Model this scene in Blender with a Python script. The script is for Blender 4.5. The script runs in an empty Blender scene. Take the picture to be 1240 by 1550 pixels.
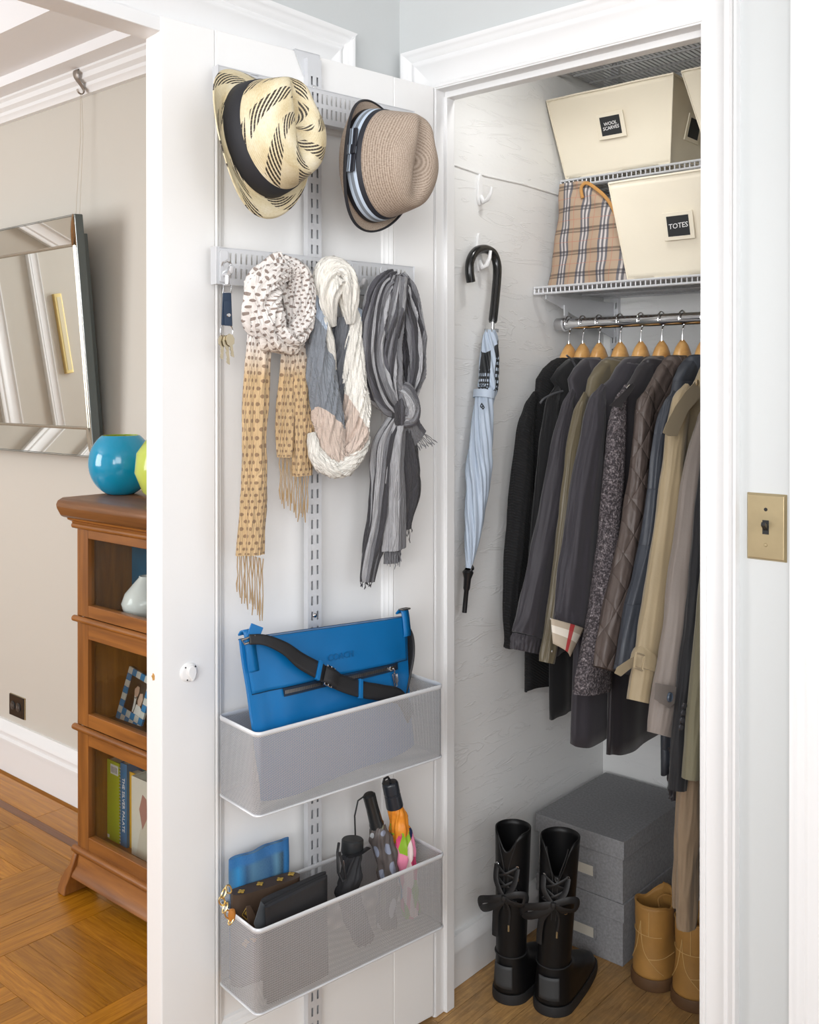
import bpy, bmesh, math, random
from mathutils import Vector, Matrix, noise
random.seed(7)
SC = bpy.context.scene
COL = SC.collection
R = math.radians

# ------------------------------------------------------------------ camera
FPX, YAW, PIT, PPY = 1513.8, R(40.705), R(0.265), 590.35
CAM = Vector((1.365, -1.668, 1.37))
cd = bpy.data.cameras.new('camera')
cam = bpy.data.objects.new('camera', cd); COL.objects.link(cam)
cam.location = CAM
cam.rotation_euler = (R(90) - PIT, 0, YAW)
cd.sensor_fit = 'HORIZONTAL'; cd.sensor_width = 36
cd.lens = FPX / 1240 * 36
cd.shift_y = -(775 - PPY) / 1240
cd.clip_start = 0.02
SC.camera = cam

# ------------------------------------------------------------------ light
SC.view_settings.view_transform = 'Standard'
SC.view_settings.look = 'None'
SC.view_settings.gamma = 1
SC.view_settings.use_curve_mapping = False
SC.view_settings.exposure = 0.33
wd = bpy.data.worlds.new('world'); SC.world = wd; wd.use_nodes = True
wd.node_tree.nodes['Background'].inputs[0].default_value = (0.93, 0.96, 1.0, 1)
wd.node_tree.nodes['Background'].inputs[1].default_value = 0.72

def area(name, loc, target, size, power, col=(1, 1, 1), size_y=None, spread=180):
    l = bpy.data.lights.new(name, 'AREA'); l.energy = power; l.color = col
    l.spread = R(spread); l.shape = 'RECTANGLE'; l.size = size; l.size_y = size_y or size
    o = bpy.data.objects.new(name, l); COL.objects.link(o)
    o.location = loc
    o.rotation_euler = (Vector(target) - Vector(loc)).to_track_quat('-Z', 'Y').to_euler()
    return o
# a wide bounced flash high behind the camera, added fills for the closet and the hall side, a window in the living room
area('hall_bounce_light', (2.25, -3.0, 2.0), (0.0, -0.1, 1.2), 1.5, 36, (0.98, 0.99, 1.0))
area('closet_front_fill', (1.45, -4.1, 1.65), (0.25, 0.5, 1.75), 1.2, 6.5, (0.99, 0.99, 1.0), spread=60)  # added frontal fill aimed into the closet to brighten its upper part
area('closet_top_fill', (0.30, 0.14, 2.16), (0.0, 0.36, 1.75), 0.09, 1.0, (1, 0.99, 0.97))  # added fill hidden behind the door head, brightens the closet top; no lamp there
area('hall_side_fill', (3.6, -1.6, 1.5), (0.2, 0.3, 0.9), 1.2, 15.5, (0.98, 0.985, 1.0), 1.8)  # added fill from the right to brighten the door, not a known window
area('living_window_light', (-2.6, -2.9, 1.6), (-1.3, 0.1, 2.2), 1.4, 50, (0.97, 0.985, 1.0), 1.6)

# ------------------------------------------------------------------ authoring frames
# the closet door stands open by 98.5 degrees: s runs hinge -> free edge, off is out of its inner face
DO = R(8.53)
DN = Vector((math.cos(DO), -math.sin(DO), 0))
DD = Vector((-math.sin(DO), -math.cos(DO), 0))
UP = Vector((0, 0, 1))
def ray(px, py):
    r = (px - 620) / FPX; u = -(py - PPY) / FPX
    f2 = math.cos(PIT) + u * math.sin(PIT); u2 = -math.sin(PIT) + u * math.cos(PIT)
    c, s = math.cos(YAW), math.sin(YAW)
    return Vector((r * c - f2 * s, r * s + f2 * c, u2))
def atX(px, py, x): d = ray(px, py); return CAM + d * ((x - CAM.x) / d.x)
def atY(px, py, y): d = ray(px, py); return CAM + d * ((y - CAM.y) / d.y)
def atZ(px, py, z): d = ray(px, py); return CAM + d * ((z - CAM.z) / d.z)
def atD(px, py, off): d = ray(px, py); return CAM + d * ((off - DN.dot(CAM)) / DN.dot(d))
def dp(s, off, z): return DD * s + DN * off + UP * z
def toD(p): return p.dot(DD), p.dot(DN), p.z

# ------------------------------------------------------------------ materials
def nt(name):
    m = bpy.data.materials.new(name); m.use_nodes = True
    t = m.node_tree; b = t.nodes['Principled BSDF']
    return m, t, b
def N(t, typ, **kw):
    n = t.nodes.new(typ)
    for k, v in kw.items():
        if k.startswith('i_'):
            key = k[2:]
            key = int(key) if key.isdigit() else key.replace('_', ' ')
            n.inputs[key].default_value = v
        else: setattr(n, k, v)
    return n
def lk(t, a, b): t.links.new(a, b)
def rgba(c): return (c[0], c[1], c[2], 1)
def hexc(h):
    v = [int(h[i:i + 2], 16) / 255 for i in (0, 2, 4)]
    return tuple(x / 12.92 if x <= .04045 else ((x + .055) / 1.055) ** 2.4 for x in v)
def coords(t, kind='Object', scale=(1, 1, 1), rot=(0, 0, 0)):
    tc = N(t, 'ShaderNodeTexCoord'); mp = N(t, 'ShaderNodeMapping')
    mp.inputs['Scale'].default_value = scale; mp.inputs['Rotation'].default_value = rot
    lk(t, tc.outputs[kind], mp.inputs[0]); return mp.outputs[0]
def ramp(t, fac, stops, interp='LINEAR'):
    r = N(t, 'ShaderNodeValToRGB'); r.color_ramp.interpolation = interp
    e = r.color_ramp.elements
    while len(e) > 1: e.remove(e[-1])
    e[0].position = stops[0][0]; e[0].color = rgba(stops[0][1])
    for p, c in stops[1:]:
        x = e.new(p); x.color = rgba(c)
    lk(t, fac, r.inputs[0]); return r.outputs[0]
def math_(t, op, a, b=None, c=None):
    n = N(t, 'ShaderNodeMath', operation=op)
    for i, v in enumerate((a, b, c)):
        if v is None: continue
        if isinstance(v, (int, float)): n.inputs[i].default_value = v
        else: lk(t, v, n.inputs[i])
    return n.outputs[0]
def mix(t, fac, a, b):
    n = N(t, 'ShaderNodeMix', data_type='RGBA')
    for i, v in ((0, fac), (6, a), (7, b)):
        if isinstance(v, (int, float)): n.inputs[i].default_value = v
        elif isinstance(v, tuple): n.inputs[i].default_value = rgba(v)
        else: lk(t, v, n.inputs[i])
    return n.outputs[2]
def bump(t, b, height, strength=.3, dist=.002):
    n = N(t, 'ShaderNodeBump'); n.inputs['Strength'].default_value = strength; n.inputs['Distance'].default_value = dist
    lk(t, height, n.inputs['Height']); lk(t, n.outputs[0], b.inputs['Normal'])
def mat(name, col, rough=.5, metal=0, var=0, vscale=8, bscale=0, bstr=.2, bdist=.001, kind='Object', stretch=(1, 1, 1), spec=None, sheen=0):
    m, t, b = nt(name)
    b.inputs['Base Color'].default_value = rgba(col); b.inputs['Roughness'].default_value = rough
    b.inputs['Metallic'].default_value = metal
    if spec is not None: b.inputs['Specular IOR Level'].default_value = spec
    if sheen: b.inputs['Sheen Weight'].default_value = sheen
    if var:
        n = N(t, 'ShaderNodeTexNoise', i_Scale=vscale, i_Detail=4.)
        lk(t, coords(t, kind, stretch), n.inputs['Vector'])
        lk(t, ramp(t, n.outputs['Fac'], [(.3, tuple(c * (1 - var) for c in col)), (.7, tuple(min(1, c * (1 + var)) for c in col))]), b.inputs['Base Color'])
    if bscale:
        n = N(t, 'ShaderNodeTexNoise', i_Scale=bscale, i_Detail=5.)
        lk(t, coords(t, kind, stretch), n.inputs['Vector']); bump(t, b, n.outputs['Fac'], bstr, bdist)
    return m
def wood(name, dark, light, rough=.35, axis=0, scale=6, perobj=.25, wear=0):
    """grain running along one object axis; each object shifts a little in tone"""
    m, t, b = nt(name)
    st = [scale * 6] * 3; st[axis] = scale * .5
    oi = N(t, 'ShaderNodeObjectInfo')
    tc = N(t, 'ShaderNodeTexCoord'); add = N(t, 'ShaderNodeVectorMath', operation='ADD')
    off = N(t, 'ShaderNodeVectorMath', operation='SCALE'); off.inputs[0].default_value = (7.3, 3.1, 5.7)
    lk(t, oi.outputs['Random'], off.inputs['Scale'])
    lk(t, tc.outputs['Object'], add.inputs[0]); lk(t, off.outputs[0], add.inputs[1])
    mp = N(t, 'ShaderNodeMapping'); mp.inputs['Scale'].default_value = st; lk(t, add.outputs[0], mp.inputs[0])
    n = N(t, 'ShaderNodeTexNoise', i_Scale=1., i_Detail=6., i_Roughness=.6, i_Distortion=.6); lk(t, mp.outputs[0], n.inputs['Vector'])
    base = ramp(t, n.outputs['Fac'], [(.28, dark), (.72, light)])
    hs = N(t, 'ShaderNodeHueSaturation'); lk(t, base, hs.inputs['Color'])
    v = math_(t, 'MULTIPLY_ADD', oi.outputs['Random'], perobj, 1 - perobj / 2); lk(t, v, hs.inputs['Value'])
    out = hs.outputs[0]
    if wear:
        n2 = N(t, 'ShaderNodeTexNoise', i_Scale=9., i_Detail=8., i_Roughness=.7); lk(t, coords(t, 'Object'), n2.inputs['Vector'])
        f = ramp(t, n2.outputs['Fac'], [(.5, (0, 0, 0)), (.75, (1, 1, 1))])
        out = mix(t, math_(t, 'MULTIPLY', f, wear), out, hexc('4a3a2c'))
    lk(t, out, b.inputs['Base Color']); b.inputs['Roughness'].default_value = rough
    bump(t, b, n.outputs['Fac'], .12, .001)
    return m

# ------------------------------------------------------------------ mesh helpers
class MB:
    def __init__(s): s.v = []; s.f = []; s.m = []; s.uv = []; s.has = False
    def add(s, vs, fs, mi=0, uvs=None):
        o = len(s.v); s.v += [tuple(v) for v in vs]
        for k, f in enumerate(fs):
            s.f.append([i + o for i in f]); s.m.append(mi)
            if uvs: s.uv.append([uvs[i] for i in f] if not isinstance(uvs, dict) else uvs[k]); s.has = True
            else: s.uv.append([(0, 0)] * len(f))
        return s
    def box(s, a, b, M=None, mi=0):
        x0, y0, z0 = a; x1, y1, z1 = b
        vs = [Vector(p) for p in ((x0, y0, z0), (x1, y0, z0), (x1, y1, z0), (x0, y1, z0), (x0, y0, z1), (x1, y0, z1), (x1, y1, z1), (x0, y1, z1))]
        if M: vs = [M @ v for v in vs]
        return s.add(vs, [(0, 3, 2, 1), (4, 5, 6, 7), (0, 1, 5, 4), (1, 2, 6, 5), (2, 3, 7, 6), (3, 0, 4, 7)], mi)
    def hexa(s, p, mi=0):
        """eight corner points: four below, four above, both counter-clockwise"""
        return s.add(p, [(0, 3, 2, 1), (4, 5, 6, 7), (0, 1, 5, 4), (1, 2, 6, 5), (2, 3, 7, 6), (3, 0, 4, 7)], mi)
    def tube(s, pts, r, n=8, closed=False, caps=True, mi=0, flat=None):
        pts = [Vector(p) for p in pts]; L = len(pts)
        rs = r if isinstance(r, (list, tuple)) else [r] * L
        up = None; rings = []; prev = None
        for i, p in enumerate(pts):
            a = pts[(i - 1) % L] if (closed or i > 0) else p
            c = pts[(i + 1) % L] if (closed or i < L - 1) else p
            t = (c - a)
            t = t.normalized() if t.length > 1e-9 else Vector((0, 0, 1))
            if prev is None:
                h = flat if flat else (Vector((0, 0, 1)) if abs(t.z) < .9 else Vector((1, 0, 0)))
                x = (h - t * h.dot(t)).normalized()
            else:
                x = prev - t * prev.dot(t)
                x = x.normalized() if x.length > 1e-6 else prev
            prev = x; y = t.cross(x)
            rr = rs[i]; ra, rb = rr if isinstance(rr, (list, tuple)) else (rr, rr)
            rings.append([p + x * (math.cos(2 * math.pi * k / n) * ra) + y * (math.sin(2 * math.pi * k / n) * rb) for k in range(n)])
        vs = [v for g in rings for v in g]; fs = []
        for i in range(L if closed else L - 1):
            j = (i + 1) % L
            for k in range(n):
                l = (k + 1) % n; fs.append((i * n + k, i * n + l, j * n + l, j * n + k))
        if caps and not closed:
            fs.append(tuple(range(n - 1, -1, -1))); fs.append(tuple((L - 1) * n + k for k in range(n)))
        return s.add(vs, fs, mi)
    def lathe(s, prof, n=24, M=None, mi=0, cap0=False, cap1=False):
        vs = []; L = len(prof)
        for r, z in prof:
            for k in range(n):
                a = 2 * math.pi * k / n; v = Vector((r * math.cos(a), r * math.sin(a), z)); vs.append(M @ v if M else v)
        fs = []
        for i in range(L - 1):
            for k in range(n):
                l = (k + 1) % n; fs.append((i * n + k, i * n + l, (i + 1) * n + l, (i + 1) * n + k))
        if cap0: fs.append(tuple(range(n - 1, -1, -1)))
        if cap1: fs.append(tuple((L - 1) * n + k for k in range(n)))
        return s.add(vs, fs, mi)
    def grid(s, P, closeu=False, mi=0, uv=True, flip=False):
        nu, nv = len(P), len(P[0]); vs = [v for row in P for v in row]; fs = []; uvs = {}
        for i in range(nu if closeu else nu - 1):
            a = (i + 1) % nu
            for j in range(nv - 1):
                f = (i * nv + j, a * nv + j, a * nv + j + 1, i * nv + j + 1)
                u0, u1 = i / (nu if closeu else nu - 1), (i + 1) / (nu if closeu else nu - 1); v0, v1 = j / (nv - 1), (j + 1) / (nv - 1)
                q = [(u0, v0), (u1, v0), (u1, v1), (u0, v1)]
                if flip: f = f[::-1]; q = q[::-1]
                uvs[len(fs)] = q; fs.append(f)
        return s.add(vs, fs, mi, uvs if uv else None)
    def prism(s, poly, f0, f1, mi=0):
        """poly: list of 2-D points; f0, f1 map (a, b) to the two end faces"""
        n = len(poly)
        vs = [f0(*p) for p in poly] + [f1(*p) for p in poly]
        fs = [tuple(range(n - 1, -1, -1)), tuple(range(n, 2 * n))] + [(i, (i + 1) % n, n + (i + 1) % n, n + i) for i in range(n)]
        return s.add(vs, fs, mi)
    def build(s, name, m, parent=None, smooth=False, bev=0, seg=2, solid=0, sub=0, fix=True, angle=40, **props):
        me = bpy.data.meshes.new(name); me.from_pydata(s.v, [], s.f)
        ms = m if isinstance(m, (list, tuple)) else [m]
        for x in ms: me.materials.append(x)
        me.polygons.foreach_set('material_index', s.m)
        if s.has:
            u = me.uv_layers.new(name='UVMap'); u.data.foreach_set('uv', [c for f in s.uv for p in f for c in p])
        if fix:
            bm = bmesh.new(); bm.from_mesh(me); bmesh.ops.recalc_face_normals(bm, faces=bm.faces); bm.to_mesh(me); bm.free()
        if smooth:
            me.shade_smooth()
            if angle: me.set_sharp_from_angle(angle=R(angle))
        o = bpy.data.objects.new(name, me); COL.objects.link(o)
        if parent: attach(o, parent)
        if solid:
            q = o.modifiers.new('solid', 'SOLIDIFY'); q.thickness = abs(solid); q.offset = 0 if solid > 0 else -1
        if bev:
            q = o.modifiers.new('bevel', 'BEVEL'); q.width = bev; q.segments = seg; q.limit_method = 'ANGLE'; q.angle_limit = R(35)
            if not smooth:
                me.shade_smooth(); me.set_sharp_from_angle(angle=R(30))
                w = o.modifiers.new('wn', 'WEIGHTED_NORMAL'); w.keep_sharp = False
        if sub:
            q = o.modifiers.new('sub', 'SUBSURF'); q.levels = sub; q.render_levels = sub
        for k, v in props.items(): o[k] = v
        return o
WM = {}
def attach(o, parent):
    o.parent = parent
    o.matrix_parent_inverse = WM.get(parent.name, Matrix.Identity(4)).inverted()
def thing(name, label, cat, loc=(0, 0, 0), rz=0, group=None):
    o = bpy.data.objects.new(name, None); COL.objects.link(o)
    o.location = loc; o.rotation_euler = (0, 0, rz); o.empty_display_size = .05
    o['label'] = label; o['category'] = cat
    if group: o['group'] = group
    WM[o.name] = Matrix.Translation(Vector(loc)) @ Matrix.Rotation(rz, 4, 'Z')
    return o
def tag(o, label, cat, group=None):
    o['label'] = label; o['category'] = cat
    if group: o['group'] = group
    return o
def struct(o): o['kind'] = 'structure'; return o
def dup(o, delta, label=None, parent=None):
    c = o.copy(); COL.objects.link(c)
    if parent is None:
        c.location = o.location + Vector(delta)
        if label: c['label'] = label
    else: c.parent = parent
    for ch in o.children: dup(ch, delta, None, c)
    return c
def sm(x, a, b):
    x = max(0, min(1, (x - a) / (b - a))); return x * x * (3 - 2 * x)
def lerp(tab, x):
    if x <= tab[0][0]: return tab[0][1]
    for (a, u), (b, v) in zip(tab, tab[1:]):
        if x <= b: return u + (v - u) * (x - a) / (b - a)
    return tab[-1][1]
def catmull(P, n, closed=False):
    """resample a list of equal-length number tuples to n points with a Catmull-Rom spline"""
    L = len(P); out = []
    segs = L if closed else L - 1
    for i in range(n):
        u = i / (n if closed else n - 1) * segs; k = min(int(u), segs - 1); t = u - k
        g = lambda j: P[j % L] if closed else P[max(0, min(L - 1, j))]
        a, b, c, d = g(k - 1), g(k), g(k + 1), g(k + 2)
        out.append(tuple(.5 * (2 * b[q] + (c[q] - a[q]) * t + (2 * a[q] - 5 * b[q] + 4 * c[q] - d[q]) * t * t + (3 * b[q] - a[q] - 3 * c[q] + d[q]) * t ** 3) for q in range(len(b))))
    return out
def bundle(mb, path, normal, nv=60, nu=64, k=7, amp=.2, twist=0, closed=False, nz=.1, nzs=18, seed=0, cr=.16, crf=2.6, crv=7., k2=0, amp2=0, mi=0, sq=1., caps=True, droop=0):
    """cloth gathered along a path of (x, y, z, half width, half depth): pleats run along it and may twist"""
    P = catmull([tuple(p[0]) + (p[1], p[2]) for p in path], nv, closed)
    cols = []
    for j, q in enumerate(P):
        c = Vector(q[:3]); w, d = q[3], q[4]
        a = P[(j - 1) % nv] if (closed or j) else P[0]; b = P[(j + 1) % nv] if (closed or j < nv - 1) else P[-1]
        t = Vector(b[:3]) - Vector(a[:3]); t.normalize()
        n = normal - t * normal.dot(t); n.normalize(); x = t.cross(n)
        v = j / nv; col = []
        for i in range(nu):
            th = 2 * math.pi * i / nu
            cs, sn = math.cos(th), math.sin(th)
            if sq != 1: cs = math.copysign(abs(cs) ** sq, cs); sn = math.copysign(abs(sn) ** sq, sn)
            ph = th + twist * 2 * math.pi * v
            r = 1 + amp * (math.sin(k * ph + seed) * .6 + math.sin((k + 2) * ph * 1. + seed * 2.1 + v * 5) * .4) + amp2 * math.sin(k2 * ph + seed * 3 + v * 3)
            if cr:
                g = noise.noise(Vector((math.cos(ph) * crf, math.sin(ph) * crf, v * crv * .35 + seed * 1.7)))
                g2 = noise.noise(Vector((math.cos(ph) * crf * 2.3 + 9, math.sin(ph) * crf * 2.3, v * crv * .6 + seed)))
                r += cr * (.55 - 2.2 * abs(g)) + cr * .45 * (.4 - 2 * abs(g2))
            p = c + x * (w * cs * r) + n * (d * sn * r)
            e = noise.noise(p * nzs + Vector((seed * 3.3, 0, 0))) * nz
            p += (x * cs * w + n * sn * d) * e
            col.append(p)
        cols.append(col)
    if closed: cols.append(cols[0])
    G = [[cols[j][i] for j in range(len(cols))] for i in range(nu)]
    mb.grid(G, closeu=True, mi=mi)
    if caps and not closed:
        n0 = len(mb.v)
        for e in (0, len(cols) - 1):
            c = sum((v for v in cols[e]), Vector()) / nu
            o = len(mb.v); mb.v += [tuple(v) for v in cols[e]] + [tuple(c)]
            for i in range(nu):
                mb.f.append([o + i, o + (i + 1) % nu, o + nu]); mb.m.append(mi); mb.uv.append([(i / nu, 1. if e else 0.)] * 3)
    return mb
def text(s, size, M, m, parent, name='lettering', extrude=.0004, shear=0, sp=1., bold=0):
    c = bpy.data.curves.new(name, 'FONT'); c.body = s; c.size = size; c.extrude = extrude; c.align_x = 'CENTER'; c.align_y = 'CENTER'
    c.shear = shear; c.space_character = sp; c.offset = bold; c.resolution_u = 2
    o = bpy.data.objects.new(name, c)
    dg = bpy.context.evaluated_depsgraph_get()
    COL.objects.link(o); bpy.context.view_layer.update()
    me = bpy.data.meshes.new_from_object(o.evaluated_get(bpy.context.evaluated_depsgraph_get()))
    bpy.data.objects.remove(o); me.name = name
    me.transform(M); me.materials.clear(); me.materials.append(m)
    q = bpy.data.objects.new(name, me); COL.objects.link(q); attach(q, parent)
    return q
def frameM(o, x, y):
    """matrix whose local x and y run along the given directions from o"""
    x = Vector(x).normalized(); z = x.cross(Vector(y)).normalized(); y = z.cross(x)
    return Matrix(((x.x, y.x, z.x, o[0]), (x.y, y.y, z.y, o[1]), (x.z, y.z, z.z, o[2]), (0, 0, 0, 1)))
def rail_plate(mb, M, w, h, holes, mi=0):
    """flat plate in local x-y with rectangular holes left open (x0, y0, x1, y1)"""
    xs = sorted({0., w, *[a for q in holes for a in (q[0], q[2])]}); ys = sorted({0., h, *[a for q in holes for a in (q[1], q[3])]})
    idx = {}; vs = []; fs = []
    hs = {(round(q[0], 5), round(q[1], 5)) for q in holes}
    def V(i, j):
        if (i, j) not in idx: idx[(i, j)] = len(vs); vs.append(M @ Vector((xs[i], ys[j], 0)))
        return idx[(i, j)]
    for i in range(len(xs) - 1):
        for j in range(len(ys) - 1):
            cx, cy = (xs[i] + xs[i + 1]) / 2, (ys[j] + ys[j + 1]) / 2
            if any(q[0] < cx < q[2] and q[1] < cy < q[3] for q in holes): continue
            fs.append((V(i, j), V(i + 1, j), V(i + 1, j + 1), V(i, j + 1)))
    return mb.add(vs, fs, mi)
# ------------------------------------------------------------------ shared materials
M = {}
M['trim'] = mat('white_gloss_paint', (.82, .82, .82), .3, bscale=14, bstr=.08, bdist=.002)
M['door'] = mat('door_paint', (.84, .835, .825), .38, bscale=9, bstr=.1, bdist=.002)
M['hall'] = mat('hall_wall_paint', (.58, .60, .60), .65, bscale=30, bstr=.06)
M['beige'] = mat('beige_wall_paint', (.56, .528, .47), .75, bscale=40, bstr=.05)
M['ceil'] = mat('ceiling_white', (.84, .84, .85), .8)
def plaster():
    m, t, b = nt('old_painted_plaster')
    b.inputs['Base Color'].default_value = (.86, .86, .85, 1); b.inputs['Roughness'].default_value = .5
    n1 = N(t, 'ShaderNodeTexNoise', i_Scale=1., i_Detail=6., i_Roughness=.55); lk(t, coords(t, 'Object', (5, 5, 14)), n1.inputs['Vector'])
    n2 = N(t, 'ShaderNodeTexNoise', i_Scale=1., i_Detail=3., i_Roughness=.6, i_Distortion=1.5); lk(t, coords(t, 'Object', (5, 4, 26)), n2.inputs['Vector'])
    r = ramp(t, n2.outputs['Fac'], [(.56, (0, 0, 0)), (.585, (1, 1, 1)), (.61, (.1, .1, .1)), (.7, (0, 0, 0))])
    bw = N(t, 'ShaderNodeRGBToBW'); lk(t, r, bw.inputs[0])
    h = math_(t, 'MULTIPLY_ADD', bw.outputs[0], .35, n1.outputs['Fac'])
    bump(t, b, h, .42, .006)
    return m
M['plaster'] = plaster()
M['oak'] = wood('oak_parquet', hexc('a0641c'), hexc('cf9238'), .28, 0, 5, .35)
M['walnut'] = wood('walnut_inlay', hexc('5a3418'), hexc('8a5830'), .3, 0, 5, .15)
M['oldoak'] = wood('worn_oak_boards', hexc('7a4f24'), hexc('b07c3e'), .42, 1, 5, .25, wear=.75)
M['chrome'] = mat('chrome', (.72, .72, .73), .12, 1)
M['steel'] = mat('brushed_steel', (.55, .55, .56), .3, 1)
M['silver'] = mat('silver_powder_coat', (.66, .67, .69), .42, .25)
M['black'] = mat('black_plastic', (.012, .012, .013), .28)
M['white_plastic'] = mat('white_plastic', (.85, .85, .85), .3)
M['brass'] = mat('aged_brass', (.46, .37, .22), .38, .85, var=.12, vscale=14)
M['gold'] = mat('gold', (.85, .66, .30), .28, 1)
M['dark'] = mat('dark_recess', (.02, .02, .02), .8)

# ------------------------------------------------------------------ floors
b = MB(); b.box((-4.6, -4.2, -.06), (-.13, .12, -.012)); struct(b.build('floor', M['oak']))
floor_l = bpy.data.objects['floor']
b = MB(); b.box((-.13, -4.2, -.06), (2.6, 0, -.012)); floor_h = struct(b.build('floor', M['oldoak']))
b = MB(); b.box((-.06, 0, -.06), (1.0, .84, -.012)); floor_c = struct(b.build('floor', M['oldoak']))
unit = {}
def plank(parent, x0, y0, x1, y1, m, name='plank', z=0, gap=.0012):
    """one floor strip; strips of one material share the unit mesh"""
    dx, dy = x1 - x0, y1 - y0
    alongx = dx >= dy
    key = m.name
    if key not in unit:
        q = MB(); e = .02
        q.box((-.5, -.5, -.011), (.5, .5, -.001))
        top = [(-.5, -.5), (.5, -.5), (.5, .5), (-.5, .5)]
        me = bpy.data.meshes.new(name); me.from_pydata(q.v, [], q.f); me.materials.append(m); unit[key] = me
    o = bpy.data.objects.new(name, unit[key]); COL.objects.link(o); attach(o, parent)
    L, W = (dx, dy) if alongx else (dy, dx)
    o.location = ((x0 + x1) / 2, (y0 + y1) / 2, z + random.uniform(-.0004, .0004))
    o.rotation_euler = (0, 0, 0 if alongx else R(90))
    o.scale = (L - gap, W - gap, 1)
    return o
def wood_unit(name, dark, light, rough, perobj, wear=0, ls=1.):
    """grain for unit strips that are scaled: coordinates are brought back to metres with the world position"""
    m, t, b = nt(name)
    oi = N(t, 'ShaderNodeObjectInfo')
    tc = N(t, 'ShaderNodeTexCoord')
    mp = N(t, 'ShaderNodeMapping'); mp.inputs['Scale'].default_value = (1.4 * ls, 3.2, 1); lk(t, tc.outputs['Object'], mp.inputs[0])
    add = N(t, 'ShaderNodeVectorMath', operation='ADD'); sc = N(t, 'ShaderNodeVectorMath', operation='SCALE'); sc.inputs[0].default_value = (37.3, 61.1, 15.7)
    lk(t, oi.outputs['Random'], sc.inputs['Scale']); lk(t, mp.outputs[0], add.inputs[0]); lk(t, sc.outputs[0], add.inputs[1])
    n = N(t, 'ShaderNodeTexNoise', i_Scale=2.2, i_Detail=7., i_Roughness=.62, i_Distortion=.8); lk(t, add.outputs[0], n.inputs['Vector'])
    base = ramp(t, n.outputs['Fac'], [(.25, dark), (.75, light)])
    hs = N(t, 'ShaderNodeHueSaturation'); lk(t, base, hs.inputs['Color']); lk(t, math_(t, 'MULTIPLY_ADD', oi.outputs['Random'], perobj, 1 - perobj / 2), hs.inputs['Value'])
    out = hs.outputs[0]
    if wear:
        n2 = N(t, 'ShaderNodeTexNoise', i_Scale=11., i_Detail=8., i_Roughness=.7)
        geo = N(t, 'ShaderNodeNewGeometry'); lk(t, geo.outputs['Position'], n2.inputs['Vector'])
        bw = N(t, 'ShaderNodeRGBToBW'); lk(t, ramp(t, n2.outputs['Fac'], [(.42, (0, 0, 0)), (.66, (1, 1, 1))]), bw.inputs[0])
        out = mix(t, math_(t, 'MULTIPLY', bw.outputs[0], wear), out, hexc('6a5a49'))
    lk(t, out, b.inputs['Base Color']); b.inputs['Roughness'].default_value = rough
    bump(t, b, n.outputs['Fac'], .1, .001)
    return m
PO = wood_unit('oak_strip', hexc('87520a'), hexc('c2821e'), .27, .4)
PW = wood_unit('walnut_strip', hexc('5b351b'), hexc('8a5a34'), .3, .1)
PC = wood_unit('worn_oak_strip', hexc('8a6438'), hexc('d0a468'), .45, .25, .5, 3.)
# living room: border strips along the wall, then basket-weave blocks of five strips
ylim = .065
bord = [(.065, -.045, PO), (-.045, -.075, PW), (-.075, -.125, PO), (-.125, -.185, PO)]
for y1, y0, m in bord:
    x = -2.7
    while x < -.2:
        L = 1.1; plank(floor_l, x, y0, min(x + L, -.16), y1, m); x += L
B = .36; k = 6
for i in range(7):
    for j in range(4):
        x0 = -2.74 + i * B; y1 = -.185 - j * B
        for s_ in range(k):
            if (i + j) % 2: plank(floor_l, x0, y1 - B + s_ * B / k, x0 + B, y1 - B + (s_ + 1) * B / k, PO)
            else: plank(floor_l, x0 + s_ * B / k, y1 - B, x0 + (s_ + 1) * B / k, y1, PO)
# closet and hall: narrow boards running into the closet
for i in range(12):
    x = -.045 + i * .0575
    plank(floor_c, x, .0, min(x + .0575, .66), .8, PC)
    plank(floor_h, x, -1.2, min(x + .0575, .66), -.0, PC)

# ------------------------------------------------------------------ hall walls, closet shell
WY = .018     # face of the closet wall; casings stand out to y = 0
HX = -.115    # face of the left hall wall
OW, OH = .602, 2.008
b = MB()
b.box((-.15, WY, 0), (-.012, 0.0605, 2.7)); b.box((-.012, WY, OH + .012), (OW + .012, 0.0605, 2.7)); b.box((OW + .012, WY, 0), (.845, 0.0605, 2.7)); b.box((.845, WY, 2.05), (1.70, .06, 2.7)); b.box((1.7, WY, 0), (2.6, .06, 2.7))
struct(b.build('wall_front', M['hall']))
b = MB()
b.box((-.15, -.25, 0), (HX, WY, 2.7)); b.box((-.15, -1.75, 2.0), (HX, -.25, 2.7)); b.box((-.15, -4.2, 0), (HX, -1.75, 2.7))
struct(b.build('wall_left', M['hall']))
b = MB(); b.box((-.15, -4.2, 2.7), (2.6, .09, 2.74)); struct(b.build('ceiling', M['ceil']))
b = MB(); b.box((2.6, -4.2, 0), (2.64, .09, .9)); b.box((2.6, -4.2, 2.3), (2.64, .09, 2.7)); struct(b.build('wall_right', M['hall']))  # unseen wall, its middle left open to let the added side light in
CX0, CY1 = -.05, .81
b = MB(); b.box((CX0 - .04, .06, 0), (CX0, CY1, 2.45)); struct(b.build('wall_closet_left', M['plaster']))
b = MB(); b.box((CX0 - .04, CY1, 0), (.84, CY1 + .04, 2.45)); struct(b.build('wall_closet_back', M['plaster']))
b = MB(); b.box((.80, .06, 0), (.84, CY1, 2.45)); struct(b.build('wall_closet_right', M['plaster']))
b = MB(); b.box((CX0 - .04, .06, 2.45), (.84, CY1 + .04, 2.49)); struct(b.build('ceiling_closet', M['ceil']))

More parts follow.
